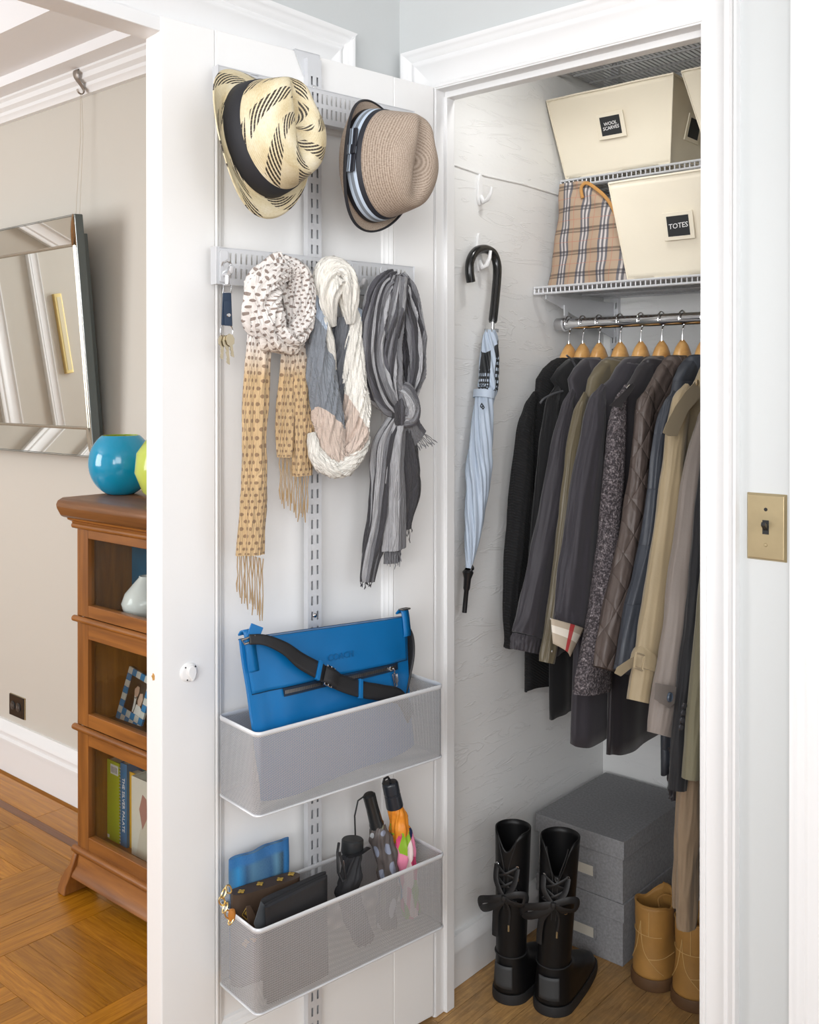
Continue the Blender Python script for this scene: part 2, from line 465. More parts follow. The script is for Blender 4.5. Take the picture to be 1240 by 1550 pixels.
CAS = [(0, .006), (0, .014), (.03, .019), (.08, .019), (.11, .014), (.14, .0125), (.60, .0125), (.63, .0155), (.68, .0165), (.74, .0125), (.78, .0165), (.84, .02), (.90, .022), (.93, .026), (1, .026), (1, 0), (0, 0)]
def casing(name, p0, p1, across, out, w, depth=.018, k0=0, k1=0):
    """moulded board from p0 to p1; profile runs along across; k0/k1 mitre the ends"""
    p0, p1, across, out = Vector(p0), Vector(p1), Vector(across), Vector(out); d = (p1 - p0).normalized(); b = MB()
    s_ = depth / .026
    b.prism(CAS, lambda a, c: p0 + across * (a * w) + out * (c * s_) - d * (k0 * a * w), lambda a, c: p1 + across * (a * w) + out * (c * s_) + d * (k1 * a * w))
    return struct(b.build(name, M['trim'], smooth=True, angle=50))
hw = .095
casing('trim_1', (OW + .0015, WY, 0), (OW + .0015, WY, OH + .0015), (1, 0, 0), (0, -1, 0), .066, k1=hw / .066)
casing('trim_2', (-.0015, WY, OH + .0015), (OW + .0015, WY, OH + .0015), (0, 0, 1), (0, -1, 0), hw, k0=1.0, k1=.066 / hw)
casing('trim_3', (-.0015, WY, 0), (-.0015, WY, OH + .0015), (-1, 0, 0), (0, -1, 0), hw, k1=1)
casing('trim_4', (.845, WY, 0), (.845, WY, OH + .04), (-1, 0, 0), (0, -1, 0), .083, k1=1)
casing('trim_5', (.845, WY, OH + .04), (1.7, WY, OH + .04), (0, 0, 1), (0, -1, 0), .083, k0=1)
# doorway into the living room, cased on the hall side
casing('trim_6', (HX, -.25, 0), (HX, -.25, 2.0), (0, 1, 0), (1, 0, 0), .103, .022, k1=1)
casing('trim_7', (HX, -1.75, 2.0), (HX, -.25, 2.0), (0, 0, 1), (1, 0, 0), .11, .022, k0=1, k1=1)
b = MB(); b.box((-.155, -.252, 0), (-.097, -.235, 2.01)); b.box((-.155, -1.75, 1.985), (-.097, -.235, 2.01)); b.box((-.155, -1.765, 0), (-.097, -1.75, 2.01))
struct(b.build('trim_8', M['trim'], bev=.002))
# jambs with stops
b = MB()
b.box((-.011, .006, 0), (0, .062, OH + .011)); b.box((-.001, .034, 0), (.008, .0615, OH - .010))
b.box((OW, .006, 0), (OW + .011, .062, OH + .011)); b.box((OW - .008, .034, 0), (OW + .001, .0615, OH - .010))
b.box((-.0105, .0065, OH), (OW + .0105, .0615, OH + .0105)); b.box((.001, .0345, OH - .013), (OW - .001, .061, OH + .001))
struct(b.build('trim_9', M['trim'], bev=.0015))
# the neighbouring door, shut
d2 = bpy.data.objects.new('door_2', None); COL.objects.link(d2); d2['kind'] = 'structure'
for nm, a, c in (('stile', (.849, .030, .008), (.96, .064, 2.044)), ('stile', (1.585, .030, .008), (1.696, .064, 2.044)), ('rail', (.96, .030, 1.92), (1.585, .064, 2.044)), ('rail', (.96, .030, .008), (1.585, .064, .25)), ('rail', (.96, .030, .95), (1.585, .064, 1.10)), ('panel', (.955, .040, .2), (1.59, .055, 1.95))):
    b = MB(); b.box(a, c); b.build(nm, M['door'], d2, bev=.002)
# closet baseboards
def base(name, p0, p1, out, h, prof, m='trim'):
    p0, p1, out = Vector(p0), Vector(p1), Vector(out); b = MB()
    b.prism(prof, lambda a, c: p0 + out * a + UP * (c * h), lambda a, c: p1 + out * a + UP * (c * h))
    return struct(b.build(name, M[m], smooth=True, angle=40))
PB = [(0, 0), (.016, 0), (.016, .72), (.024, .74), (.024, .86), (.012, 1), (0, 1)]
base('baseboard_left', (CX0, .06, 0), (CX0, CY1, 0), (1, 0, 0), .115, PB)
base('baseboard_back', (CX0, CY1, 0), (.80, CY1, 0), (0, -1, 0), .115, PB)
# old cable clipped along the closet wall
b = MB(); b.tube([(CX0 + .001, .062, 1.877), (CX0 + .001, .25, 1.868), (CX0 + .001, .40, 1.872), (CX0 + .001, .62, 1.868)], .003, 6); struct(b.build('trim_10', M['plaster'], smooth=True))

# ------------------------------------------------------------------ living room
LY = .10
b = MB(); b.box((-4.6, LY, 0), (-.15, LY + .05, 2.75)); struct(b.build('wall_far', M['beige']))
b = MB(); b.box((-3.95, -4.2, 0), (-3.9, LY, 2.75)); struct(b.build('wall_living_left', M['beige']))
PL = [(0, 0), (.018, 0), (.018, .60), (.028, .63), (.028, .68), (.020, .72), (.020, .80), (.030, .83), (.026, .90), (.012, .95), (.008, 1), (0, 1)]
zb = atY(0, 1086.6, LY - .01).z
base('baseboard_far', (-4.5, LY, 0), (-.15, LY, 0), (0, -1, 0), zb, PL)
zr = atY(0, 187, LY - .02).z
PR = [(0, 0), (.018, .0), (.022, .15), (.030, .25), (.030, .42), (.045, .55), (.045, .8), (.055, .9), (.055, 1), (0, 1)]
base('trim_11', (-4.5, LY, zr), (-.15, LY, zr), (0, -1, 0), .07, PR)
zs = zr + .07; q = atZ(0, 132, zs); z2 = atY(0, 117, q.y).z; q2 = atZ(0, 51, z2)
b = MB()
b.box((-4.6, q.y, zs), (-.15, LY, 2.8)); b.box((-4.6, q2.y, z2), (-.15, q.y, 2.8)); b.box((-4.6, -4.2, 2.55), (-.15, q2.y, 2.8))
struct(b.build('ceiling_living', M['ceil']))
# what the mirror faces: cased opening and a small gilt frame on the room's left wall
casing('trim_12', (-3.9, -1.0, 0), (-3.9, -1.0, 2.3), (0, 1, 0), (1, 0, 0), .11, .03)
casing('trim_13', (-3.9, -1.245, 0), (-3.9, -1.245, 2.3), (0, 1, 0), (1, 0, 0), .065, .03)
casing('trim_14', (-3.9, -1.245, 2.3), (-3.9, -.89, 2.3), (0, 0, 1), (1, 0, 0), .09, .03)
# ------------------------------------------------------------------ closet door
door = bpy.data.objects.new('door_1', None); COL.objects.link(door); door['kind'] = 'structure'
DW, DT, DH0, DH1 = .640, .058, .008, 2.012
ps0, ps1, pz0, pz1 = .113, .533, .187, 1.89
def dbox(b, s0, s1, o0, o1, z0, z1, mi=0):
    return b.hexa([dp(s0, o0, z0), dp(s1, o0, z0), dp(s1, o1, z0), dp(s0, o1, z0), dp(s0, o0, z1), dp(s1, o0, z1), dp(s1, o1, z1), dp(s0, o1, z1)], mi)
b = MB(); dbox(b, 0, ps0, -DT, 0, DH0, DH1); b.build('stile', M['door'], door, bev=.003)
b = MB(); dbox(b, ps1, DW, -DT, 0, DH0, DH1); b.build('stile', M['door'], door, bev=.003)
b = MB(); dbox(b, ps0, ps1, -DT, 0, pz1, DH1); b.build('rail', M['door'], door, bev=.002)
b = MB(); dbox(b, ps0, ps1, -DT, 0, DH0, pz0); b.build('rail', M['door'], door, bev=.002)
b = MB(); dbox(b, ps0 - .005, ps1 + .005, -DT + .012, -.013, pz0 - .005, pz1 + .005); b.build('panel', M['door'], door)
def mould(p, q, ins):
    """ogee bead between frame and panel"""
    b = MB(); pr = [(0, 0), (.003, 0.0012), (.007, .0), (.010, -.003), (.013, -.0035), (.017, -.008), (.021, -.009), (.024, -.0135), (0, -.0135)]
    b.prism(pr, lambda a, c: dp(p[0] + ins[0] * a + (a if q[1] == p[1] and 0 else 0), c, p[1] + ins[1] * a), lambda a, c: dp(q[0] + ins[0] * a, c, q[1] + ins[1] * a))
    b.build('panel_moulding', M['door'], door, smooth=True, angle=35)
mould((ps0, pz0), (ps0, pz1), (1, 0)); mould((ps1, pz0), (ps1, pz1), (-1, 0)); mould((ps0, pz0), (ps1, pz0), (0, 1)); mould((ps0, pz1), (ps1, pz1), (0, -1))
# latch plate with the paint chipped off on the door's edge
p = atD(229, 1035, 0); zc = p.z + .002
b = MB(); pts = []
random.seed(3)
for i in range(14):
    a = 2 * math.pi * i / 14; r = .0058 + random.uniform(-.0016, .0016); pts.append((r * math.cos(a), r * math.sin(a) * 1.0))
b.prism(pts, lambda u, v: dp(DW - .001, -.030 + u, zc + v), lambda u, v: dp(DW + .0006, -.030 + u, zc + v)); b.build('paint_chip', mat('bare_wood', hexc('b98a45'), .7, var=.3, vscale=200), door)
# round escutcheon with a swivelling cover and two screws
ez = atD(287, 1018, .004); es, eo, ez = toD(ez)
Mesc = frameM(dp(es, 0, ez), DD, UP)
if Mesc.col[2].to_3d().dot(DN) < 0: Mesc = frameM(dp(es, 0, ez), -DD, UP)
b = MB(); b.lathe([(.0001, .0045), (.012, .0045), (.015, .0035), (.0168, .002), (.0172, 0)], 32, Mesc)
esc = b.build('escutcheon', M['door'], door, smooth=True)
b = MB(); dr = [(-.004, .012), (.004, .013), (.009, .008), (.0105, .000), (.008, -.009), (.004, -.0155), (.000, -.0165), (-.002, -.011), (-.006, -.006), (-.0085, .000), (-.008, .007)]
b.prism(dr, lambda u, v: Mesc @ Vector((u + .002, v, .004)), lambda u, v: Mesc @ Vector((u * .85 + .002, v * .9, .011))); b.build('keyhole_cover', M['door'], esc, bev=.0012)
b = MB()
for u, v in ((-.008, .010), (.0115, .009), (-.0045, -.0125)): b.lathe([(.0001, .0052), (.0013, .0052), (.0014, .004)], 10, Mesc @ Matrix.Translation((u, v, 0)))
b.build('screw', M['dark'], esc)

# ------------------------------------------------------------------ over-the-door rack: upright, two perforated rails, hooks
up0, up1 = .309, .339
upr = thing('door_rack_upright', 'tall slotted grey steel upright hooked over the top of the white door', 'rack', dp(.325, 0, 0))
b = MB()
Mu = frameM(dp(up1, .014, .07), -DD, UP); H = 1.93; w = up1 - up0
holes = []
z = .02
while z < H - .03:
    for x in (.0065, .0195): holes.append((x, z, x + .0045, z + .017))
    z += .0295
rail_plate(b, Mu, w, H, holes)
b.build('slotted_strip', M['silver'], upr, solid=-.0012)
b = MB(); dbox(b, up1, up1 + .0012, .0, .014, .07, 2.0); dbox(b, up0 - .0012, up0, .0, .014, .07, 2.0); dbox(b, up0, up1, .0008, .002, .07, 2.0)
b.build('channel_side', M['silver'], upr)
b = MB()
b.prism([(up1 + .025, 2.0135), (up0 - .006, 2.0135), (up0 - .001, 1.965), (up1 + .002, 1.965)], lambda s, z: dp(s, .0035, z), lambda s, z: dp(s, .0015, z))
dbox(b, up0 - .004, up1 + .023, -DT - .003, .0035, 2.0125, 2.0145); dbox(b, up0 - .004, up1 + .023, -DT - .003, -DT - .001, 1.985, 2.0135)
b.build('door_hanger_bracket', M['silver'], upr)
for z in (1.945, 1.915, .925, 1.235):
    b = MB(); b.lathe([(.0001, .0025), (.0035, .002), (.0048, .0005), (.005, 0)], 14, frameM(dp(.324, .014, z), -DD, UP)); b.build('screw', M['chrome'], upr, smooth=True)

def rail(label, s0, s1, z0, z1, o0=.0225, o1=.036):
    t = thing('perforated_rail', label, 'rack', dp((s0 + s1) / 2, 0, z0), group=None)
    Mr = frameM(dp(s1, o1, z0), -DD, UP); b = MB(); w, h = s1 - s0, z1 - z0
    holes = []; n = int((w - .02) / .0112)
    for i in range(n):
        x = .016 + i * (w - .03) / n
        for y in (.010, .010 + .027): holes.append((x, y, x + .0042, y + .0185))
    rail_plate(b, Mr, w, h, holes); b.build('perforated_plate', M['silver'], t, solid=-.0012)
    b = MB(); dbox(b, s0, s1, o0, o1 + .001, z1, z1 + .0015); dbox(b, s0, s1, o0, o1 + .001, z0 - .0015, z0); b.build('flange', M['silver'], t)
    for e, d in ((s1, 1), (s0, -1)):
        b = MB(); dbox(b, min(e, e + d * .0014), max(e, e + d * .0014), o0 - .004, o1 + .002, z0 - .002, z1 + .002); b.build('end_cap', M['silver'], t, bev=.0005)
    for z in (z0 + .014, z1 - .012):
        b = MB(); dbox(b, .315, .333, z*0+.0155, o0 + .001, z - .004, z + .004); b.build('mounting_tab', M['silver'], t)
    return t
RZ0, RZ1 = 1.551, 1.614
r1 = rail('upper perforated grey rail on the door, carrying the two hats', .09, .548, 1.872, 1.935)
r2 = rail('lower perforated grey rail on the door, carrying keys and scarves', .09, .552, RZ0, RZ1)
def clip(parent, s, z0, z1, o=.0365, name='hook', peg=True):
    """rounded clip plate that hooks over the rail, with a short upturned peg"""
    b = MB(); hw = .0085; pts = []
    for cx, cz, a0 in ((hw - .006, z1 - .008, 0), (-hw + .006, z1 - .008, 90), (-hw + .003, z0 + .001, 180), (hw - .003, z0 + .001, 270)):
        r = .006 if a0 < 180 else .003
        for k in range(5): a = R(a0 + k * 22.5); pts.append((cx + r * math.cos(a), cz + r * math.sin(a)))
    b.prism(pts, lambda u, v: dp(s + u, o, v), lambda u, v: dp(s + u, o + .0025, v))
    dbox(b, s - hw, s + hw, .012, o + .002, z1 + .0016, z1 + .003)
    q = b.build(name, M['silver'], parent, bev=.0006)
    if peg:
        b = MB(); zz = z0 + .012
        b.tube([dp(s, o + .002, zz), dp(s, o + .018, zz - .002), dp(s, o + .026, zz + .002), dp(s, o + .029, zz + .012)], [.0042, .004, .004, .0045], 10); b.build('peg', M['silver'], q, smooth=True)
    return q
for px in (338, 414, 497, 537, 580):
    s, o, z = toD(atD(px, 400, .036)); clip(r2, s, RZ0 + .004, RZ1 - .002)
for px, py in ((385, 160), (560, 200)):
    s, o, z = toD(atD(px, py, .036)); clip(r1, s, 1.872, 1.931)

# ------------------------------------------------------------------ mesh baskets
def mesh_mat():
    m, t, b = nt('expanded_metal_mesh')
    b.inputs['Base Color'].default_value = (.50, .51, .53, 1); b.inputs['Metallic'].default_value = .45; b.inputs['Roughness'].default_value = .42
    uv = N(t, 'ShaderNodeUVMap'); sx = N(t, 'ShaderNodeSeparateXYZ'); lk(t, uv.outputs[0], sx.inputs[0])
    a = math_(t, 'ADD', math_(t, 'MULTIPLY', sx.outputs[0], 1 / .0044), math_(t, 'MULTIPLY', sx.outputs[1], 1 / .0030))
    c = math_(t, 'SUBTRACT', math_(t, 'MULTIPLY', sx.outputs[0], 1 / .0044), math_(t, 'MULTIPLY', sx.outputs[1], 1 / .0030))
    fa = math_(t, 'FRACT', a); fc = math_(t, 'FRACT', c)
    hole = math_(t, 'MULTIPLY', math_(t, 'GREATER_THAN', fa, .46), math_(t, 'GREATER_THAN', fc, .46))
    tr = N(t, 'ShaderNodeBsdfTransparent'); mx = N(t, 'ShaderNodeMixShader'); lk(t, hole, mx.inputs[0]); lk(t, b.outputs[0], mx.inputs[1]); lk(t, tr.outputs[0], mx.inputs[2])
    out = t.nodes['Material Output']; lk(t, mx.outputs[0], out.inputs[0])
    return m
M['mesh'] = mesh_mat()
def basket(label, s0, s1, o0, o1, z0, z1):
    t = thing('mesh_basket', label, 'basket', dp((s0 + s1) / 2, o0, z0))
    # rounded plan
    def plan(ins, r=.012, n=5):
        P = []
        for cs, co, a0 in ((s1 - r, o1 - r, 0), (s0 + r, o1 - r, 90), (s0 + r, o0 + r, 180), (s1 - r, o0 + r, 270)):
            for k in range(n + 1):
                a = R(a0 + 90 * k / n); P.append((cs + (r - ins) * math.cos(a), co + (r - ins) * math.sin(a)))
        return P
    P = plan(0); L = len(P)
    def wall(b, P, ua, ub):
        acc = 0
        for i in range(L):
            p, q = P[i], P[(i + 1) % L]; d = math.hypot(q[0] - p[0], q[1] - p[1])
            b.add([dp(p[0], p[1], ua), dp(q[0], q[1], ua), dp(q[0], q[1], ub), dp(p[0], p[1], ub)], [(0, 1, 2, 3)], 0, {0: [(acc, ua), (acc + d, ua), (acc + d, ub), (acc, ub)]}); acc += d
    b = MB(); wall(b, P, z0, z1); b.build('mesh_side', M['mesh'], t, fix=False)
    b = MB(); b.add([dp(s, o, z0 + .002) for s, o in P], [tuple(range(L))], 0, {0: [(s, o) for s, o in P]}); b.build('mesh_bottom', M['mesh'], t, fix=False)
    Z = lambda z: [dp(s, o, z) for s, o in plan(0)]
    b = MB(); b.tube(Z(z1), [(.0045, .0022)] * L, 8, closed=True); b.build('rim', M['silver'], t, smooth=True)
    b = MB(); b.tube(Z(z0), .0022, 8, closed=True); b.build('base_wire', M['silver'], t, smooth=True)
    b = MB()
    for s in (.316, .332): dbox(b, s - .004, s + .004, .0145, o0 + .001, z1 - .03, z1 + .004)
    b.build('mounting_hook', M['silver'], t)
    return t
B1 = (.108, .538, .018, .147, .637, .776); B2 = (.104, .538, .018, .147, .299, .441)
basket('upper mesh basket on the door holding the blue handbag', *B1)
basket('lower mesh basket on the door holding pouches and short umbrellas', *B2)
# ------------------------------------------------------------------ hats
def straw_mat():
    m, t, b = nt('woven_straw'); b.inputs['Roughness'].default_value = .55
    uv = N(t, 'ShaderNodeUVMap'); sx = N(t, 'ShaderNodeSeparateXYZ'); lk(t, uv.outputs[0], sx.inputs[0]); u, v = sx.outputs[0], sx.outputs[1]
    n = N(t, 'ShaderNodeTexNoise', i_Scale=1., i_Detail=3.); mp = N(t, 'ShaderNodeMapping'); mp.inputs['Scale'].default_value = (90, 160, 1); lk(t, uv.outputs[0], mp.inputs[0]); lk(t, mp.outputs[0], n.inputs['Vector'])
    n2 = N(t, 'ShaderNodeTexNoise', i_Scale=7.); lk(t, uv.outputs[0], n2.inputs['Vector'])
    base = ramp(t, math_(t, 'MULTIPLY_ADD', n2.outputs['Fac'], .6, math_(t, 'MULTIPLY', n.outputs['Fac'], .4)), [(.3, hexc('c4ae80')), (.5, hexc('dcceaa')), (.7, hexc('eae1cb'))])
    # dark strands woven in as slanting ladders that follow a spiral
    sp_ = math_(t, 'FRACT', math_(t, 'ADD', math_(t, 'MULTIPLY', u, 6.), math_(t, 'MULTIPLY', v, 2.6)))
    band = math_(t, 'LESS_THAN', sp_, .44)
    seg = math_(t, 'GREATER_THAN', math_(t, 'FRACT', math_(t, 'ADD', math_(t, 'MULTIPLY', v, 3.4), math_(t, 'MULTIPLY', u, 1.0))), .12)
    dash = math_(t, 'GREATER_THAN', math_(t, 'FRACT', math_(t, 'ADD', math_(t, 'MULTIPLY', v, 36.), math_(t, 'MULTIPLY', u, 22.))), .45)
    gap = math_(t, 'GREATER_THAN', math_(t, 'FRACT', math_(t, 'MULTIPLY', u, 70.)), .04)
    k = math_(t, 'MULTIPLY', math_(t, 'MULTIPLY', band, seg), math_(t, 'MULTIPLY', dash, gap))
    lk(t, mix(t, k, base, hexc('33291f')), b.inputs['Base Color'])
    w = math_(t, 'SINE', math_(t, 'MULTIPLY', v, 420.)); bump(t, b, math_(t, 'MULTIPLY_ADD', w, .5, n.outputs['Fac']), .3, .001)
    return m
def braid_mat():
    m, t, b = nt('taupe_braid'); b.inputs['Roughness'].default_value = .65
    uv = N(t, 'ShaderNodeUVMap'); sx = N(t, 'ShaderNodeSeparateXYZ'); lk(t, uv.outputs[0], sx.inputs[0])
    w = math_(t, 'SINE', math_(t, 'MULTIPLY', sx.outputs[1], 330.))
    n = N(t, 'ShaderNodeTexNoise', i_Scale=1.); mp = N(t, 'ShaderNodeMapping'); mp.inputs['Scale'].default_value = (240, 50, 1); lk(t, uv.outputs[0], mp.inputs[0]); lk(t, mp.outputs[0], n.inputs['Vector'])
    f = math_(t, 'MULTIPLY_ADD', w, .18, n.outputs['Fac'])
    lk(t, ramp(t, f, [(.25, hexc('8c7a6a')), (.7, hexc('bcab9b'))]), b.inputs['Base Color']); bump(t, b, f, .5, .0015)
    return m
def hat(name, label, centre, axis, up, m_body, m_band, rx, ry, crx, cry, ch, brim, edge=None, bow=None, curl=.012, pinch=.028):
    """polar surface: brim edge -> crown base -> crown top; local z is the crown axis, local y the front-back line"""
    t = thing(name, label, 'hat', centre)
    z = Vector(axis).normalized(); y = (Vector(up) - z * z.dot(Vector(up))).normalized(); x = y.cross(z)
    F = Matrix(((x.x, y.x, z.x, centre[0]), (x.y, y.y, z.y, centre[1]), (x.z, y.z, z.z, centre[2]), (0, 0, 0, 1)))
    def crown(th, q):
        """q 0 base .. 1 top centre"""
        if q < .55:
            k = q / .55; r = 1 - .20 * k ** 1.4; h = ch * .86 * k
        else:
            k = (q - .55) / .45; r = .80 * (1 - k ** 1.25) ** .75 if k < 1 else 0; h = ch * (.86 + .14 * math.sin(min(1, k * 1.6) * math.pi / 2))
        X, Y_ = crx * r * math.cos(th), cry * r * math.sin(th)
        f = sm(q, .3, .7)
        # side pinches near the front, and a teardrop dent along the top
        pf = math.exp(-((Y_ - cry * .45) / .03) ** 2)
        X *= 1 - .28 * pf * f
        d = math.exp(-(X / .017) ** 2) * sm(Y_, -cry * .85, -cry * .2) * (1 - .5 * sm(Y_, cry * .3, cry * .8)) * sm(q, .45, .75)
        h -= pinch * d; h += .008 * (Y_ / cry) * f
        return Vector((X, Y_, h))
    def brimp(th, q):
        """q 0 outer .. 1 at the crown"""
        r = 1 - q; X = (crx + (rx - crx) * r) * math.cos(th); Y_ = (cry + (ry - cry) * r) * math.sin(th)
        h = brim(th) * r ** 1.6
        return Vector((X, Y_, h))
    n = 96; G = []
    for i in range(n):
        th = 2 * math.pi * i / n; row = [F @ brimp(th, k / 9) for k in range(10)] + [F @ crown(th, k / 30) for k in range(1, 31)]
        G.append(row)
    b = MB(); b.grid(G, closeu=True); b.build('straw_body', m_body, t, smooth=True, solid=.0022, angle=0)
    G = []
    for i in range(n):
        th = 2 * math.pi * i / n; row = []
        for k, (q, e) in enumerate(((.03, .0008), (.035, .0025), (.13, .0028), (.225, .0027), (.232, .0008))):
            p = crown(th, q); d = Vector((p.x, p.y, 0)).normalized(); row.append(F @ (p + d * e))
        G.append(row)
    b = MB(); b.grid(G, closeu=True); bd = b.build('hat_band', m_band, t, smooth=True, angle=0)
    if edge:
        b = MB(); b.tube([F @ brimp(2 * math.pi * i / n, -.0) for i in range(n)], [(.0035, .0022)] * n, 8, closed=True); b.build('brim_binding', edge, t, smooth=True)
    if bow is not None:
        b = MB(); th = bow
        for da in (-.24, 0, .24):
            p = crown(th + da * .9, .13); d = Vector((math.cos(th + da * .9), math.sin(th + da * .9), 0)); tg = Vector((-math.sin(th), math.cos(th), 0))
            o = .010 if da == 0 else .0075; hw, hh = (.017, .0125)
            if da == 0: hw, hh = .009, .0145
            c = p + d * o; U = Vector((0, 0, 1))
            pr = [F @ (c + tg * (sx_ * hw) + U * (sy * hh) + d * dd_) for dd_ in (-.003, .0018) for sx_, sy in ((-1, -1), (1, -1), (1, 1), (-1, 1))]
            uq = [(0, .08), (1, .08), (1, .92), (0, .92)] * 2
            b.add(pr, [(0, 3, 2, 1), (4, 5, 6, 7), (0, 1, 5, 4), (1, 2, 6, 5), (2, 3, 7, 6), (3, 0, 4, 7)], 0, uq)
        b.build('bow', m_band, bd, bev=.0018, smooth=True)
    return t
M['straw'] = straw_mat(); M['braid'] = braid_mat()
M['blackribbon'] = mat('black_grosgrain', (.018, .018, .022), .7, bscale=300, bstr=.15)
def ribbon_stripe():
    m, t, b = nt('striped_ribbon'); b.inputs['Roughness'].default_value = .6
    uv = N(t, 'ShaderNodeUVMap'); sx = N(t, 'ShaderNodeSeparateXYZ'); lk(t, uv.outputs[0], sx.inputs[0])
    nv, bl, gr = hexc('20222b'), hexc('c4d3e4'), hexc('7f8790')
    lk(t, ramp(t, sx.outputs[1], [(0, nv), (.37, bl), (.455, gr), (.545, bl), (.63, nv)], 'CONSTANT'), b.inputs['Base Color'])
    return m
M['ribbon'] = ribbon_stripe()
ax = DN * 1.0 - DD * .24 + UP * .16
c1 = atD(391, 214, .095)
hat('straw_hat', 'pale straw hat with dark woven flecks and a black band, on the upper rail', c1, ax, UP * 1.0 + DD * .08, M['straw'], M['blackribbon'],
    .113, .135, .086, .101, .112, lambda th: .020 * math.cos(2 * th) - .004 + .012 * max(0, -math.sin(th)))
c2 = atD(559, 252, .095)
hat('fedora', 'taupe braided fedora with striped ribbon band, right on the upper rail', c2, DN * 1.0 - DD * .27 - UP * .02, UP - DD * .12, M['braid'], M['ribbon'],
    .110, .124, .090, .106, .125, lambda th: .014 + .014 * math.cos(2 * th), edge=M['blackribbon'], bow=R(180))

# ------------------------------------------------------------------ cloth materials for the scarves
def uvn(t):
    uv = N(t, 'ShaderNodeUVMap'); sx = N(t, 'ShaderNodeSeparateXYZ'); lk(t, uv.outputs[0], sx.inputs[0]); return uv.outputs[0], sx.outputs[0], sx.outputs[1]
def weave(t, b, uv, su=120, sv=300, st=.25):
    n = N(t, 'ShaderNodeTexNoise', i_Scale=1., i_Detail=2.); mp = N(t, 'ShaderNodeMapping'); mp.inputs['Scale'].default_value = (su, sv, 1); lk(t, uv, mp.inputs[0]); lk(t, mp.outputs[0], n.inputs['Vector'])
    w = N(t, 'ShaderNodeTexNoise', i_Scale=1., i_Detail=2., i_Distortion=.6); mp2 = N(t, 'ShaderNodeMapping'); mp2.inputs['Scale'].default_value = (26, 5, 1); lk(t, uv, mp2.inputs[0]); lk(t, mp2.outputs[0], w.inputs['Vector'])
    rg = math_(t, 'ABSOLUTE', math_(t, 'SUBTRACT', w.outputs['Fac'], .5))
    h = math_(t, 'MULTIPLY_ADD', n.outputs['Fac'], .12, math_(t, 'MULTIPLY', rg, 3.))
    bump(t, b, h, .8, .005); return n.outputs['Fac']
def dots(nu, nv, z0=1.385, z1=1.455):
    m, t, b = nt('dotted_scarf_cloth'); b.inputs['Roughness'].default_value = .8; b.inputs['Sheen Weight'].default_value = .2
    uv, u, v = uvn(t); weave(t, b, uv)
    y = math_(t, 'MULTIPLY', v, nv); row = math_(t, 'FLOOR', y); x = math_(t, 'ADD', math_(t, 'MULTIPLY', u, nu), math_(t, 'MULTIPLY', math_(t, 'MODULO', row, 2.), .5))
    dx = math_(t, 'SUBTRACT', math_(t, 'FRACT', x), .5); dy = math_(t, 'SUBTRACT', math_(t, 'FRACT', y), .5)
    d = math_(t, 'SQRT', math_(t, 'ADD', math_(t, 'MULTIPLY', dx, dx), math_(t, 'MULTIPLY', dy, dy)))
    geo = N(t, 'ShaderNodeTexCoord'); sz = N(t, 'ShaderNodeSeparateXYZ'); lk(t, geo.outputs['Object'], sz.inputs[0])
    f = math_(t, 'DIVIDE', math_(t, 'SUBTRACT', sz.outputs[2], z0), z1 - z0)
    base = ramp(t, f, [(0, hexc('cfb084')), (1, hexc('eae4df'))]); dot = ramp(t, f, [(0, hexc('94775a')), (1, hexc('94857c'))])
    lk(t, mix(t, math_(t, 'LESS_THAN', d, .26), base, dot), b.inputs['Base Color'])
    return m
def bands(stops, slant=.05, freq=1., ph=0):
    m, t, b = nt('colour_block_scarf_cloth'); b.inputs['Roughness'].default_value = .85; b.inputs['Sheen Weight'].default_value = .2
    uv, u, v = uvn(t); w = weave(t, b, uv, 60, 20, .5)
    k = math_(t, 'MULTIPLY_ADD', math_(t, 'SINE', math_(t, 'MULTIPLY_ADD', u, 6.2832 * freq, ph)), slant, v)
    base = ramp(t, k, stops, 'CONSTANT')
    n = N(t, 'ShaderNodeTexNoise', i_Scale=1.); mp = N(t, 'ShaderNodeMapping'); mp.inputs['Scale'].default_value = (160, 300, 1); lk(t, uv, mp.inputs[0]); lk(t, mp.outputs[0], n.inputs['Vector'])
    hs = N(t, 'ShaderNodeHueSaturation'); lk(t, base, hs.inputs['Color']); lk(t, math_(t, 'MULTIPLY_ADD', n.outputs['Fac'], .5, .75), hs.inputs['Value'])
    lk(t, hs.outputs[0], b.inputs['Base Color'])
    return m
def stripes(n_, cols, skew=0.):
    m, t, b = nt('striped_scarf_cloth'); b.inputs['Roughness'].default_value = .85; b.inputs['Sheen Weight'].default_value = .15
    uv, u, v = uvn(t); weave(t, b, uv, 90, 40, .4)
    k = math_(t, 'FRACT', math_(t, 'MULTIPLY', math_(t, 'MULTIPLY_ADD', v, skew, u), n_))
    st = [(i / len(cols), c) for i, c in enumerate(cols)]
    base = ramp(t, k, st, 'CONSTANT')
    n = N(t, 'ShaderNodeTexNoise', i_Scale=1.); mp = N(t, 'ShaderNodeMapping'); mp.inputs['Scale'].default_value = (150, 260, 1); lk(t, uv, mp.inputs[0]); lk(t, mp.outputs[0], n.inputs['Vector'])
    hs = N(t, 'ShaderNodeHueSaturation'); lk(t, base, hs.inputs['Color']); lk(t, math_(t, 'MULTIPLY_ADD', n.outputs['Fac'], .7, .65), hs.inputs['Value'])
    lk(t, hs.outputs[0], b.inputs['Base Color'])
    return m
def dpath(P):
    """(px, py, off, half width in px, half depth in m) -> bundle path on the door"""
    out = []
    for px, py, o, w, d in P:
        c = atD(px, py, o); e = atD(px + w * .92, py, o); out.append((c, (e - c).length, d))
    return out
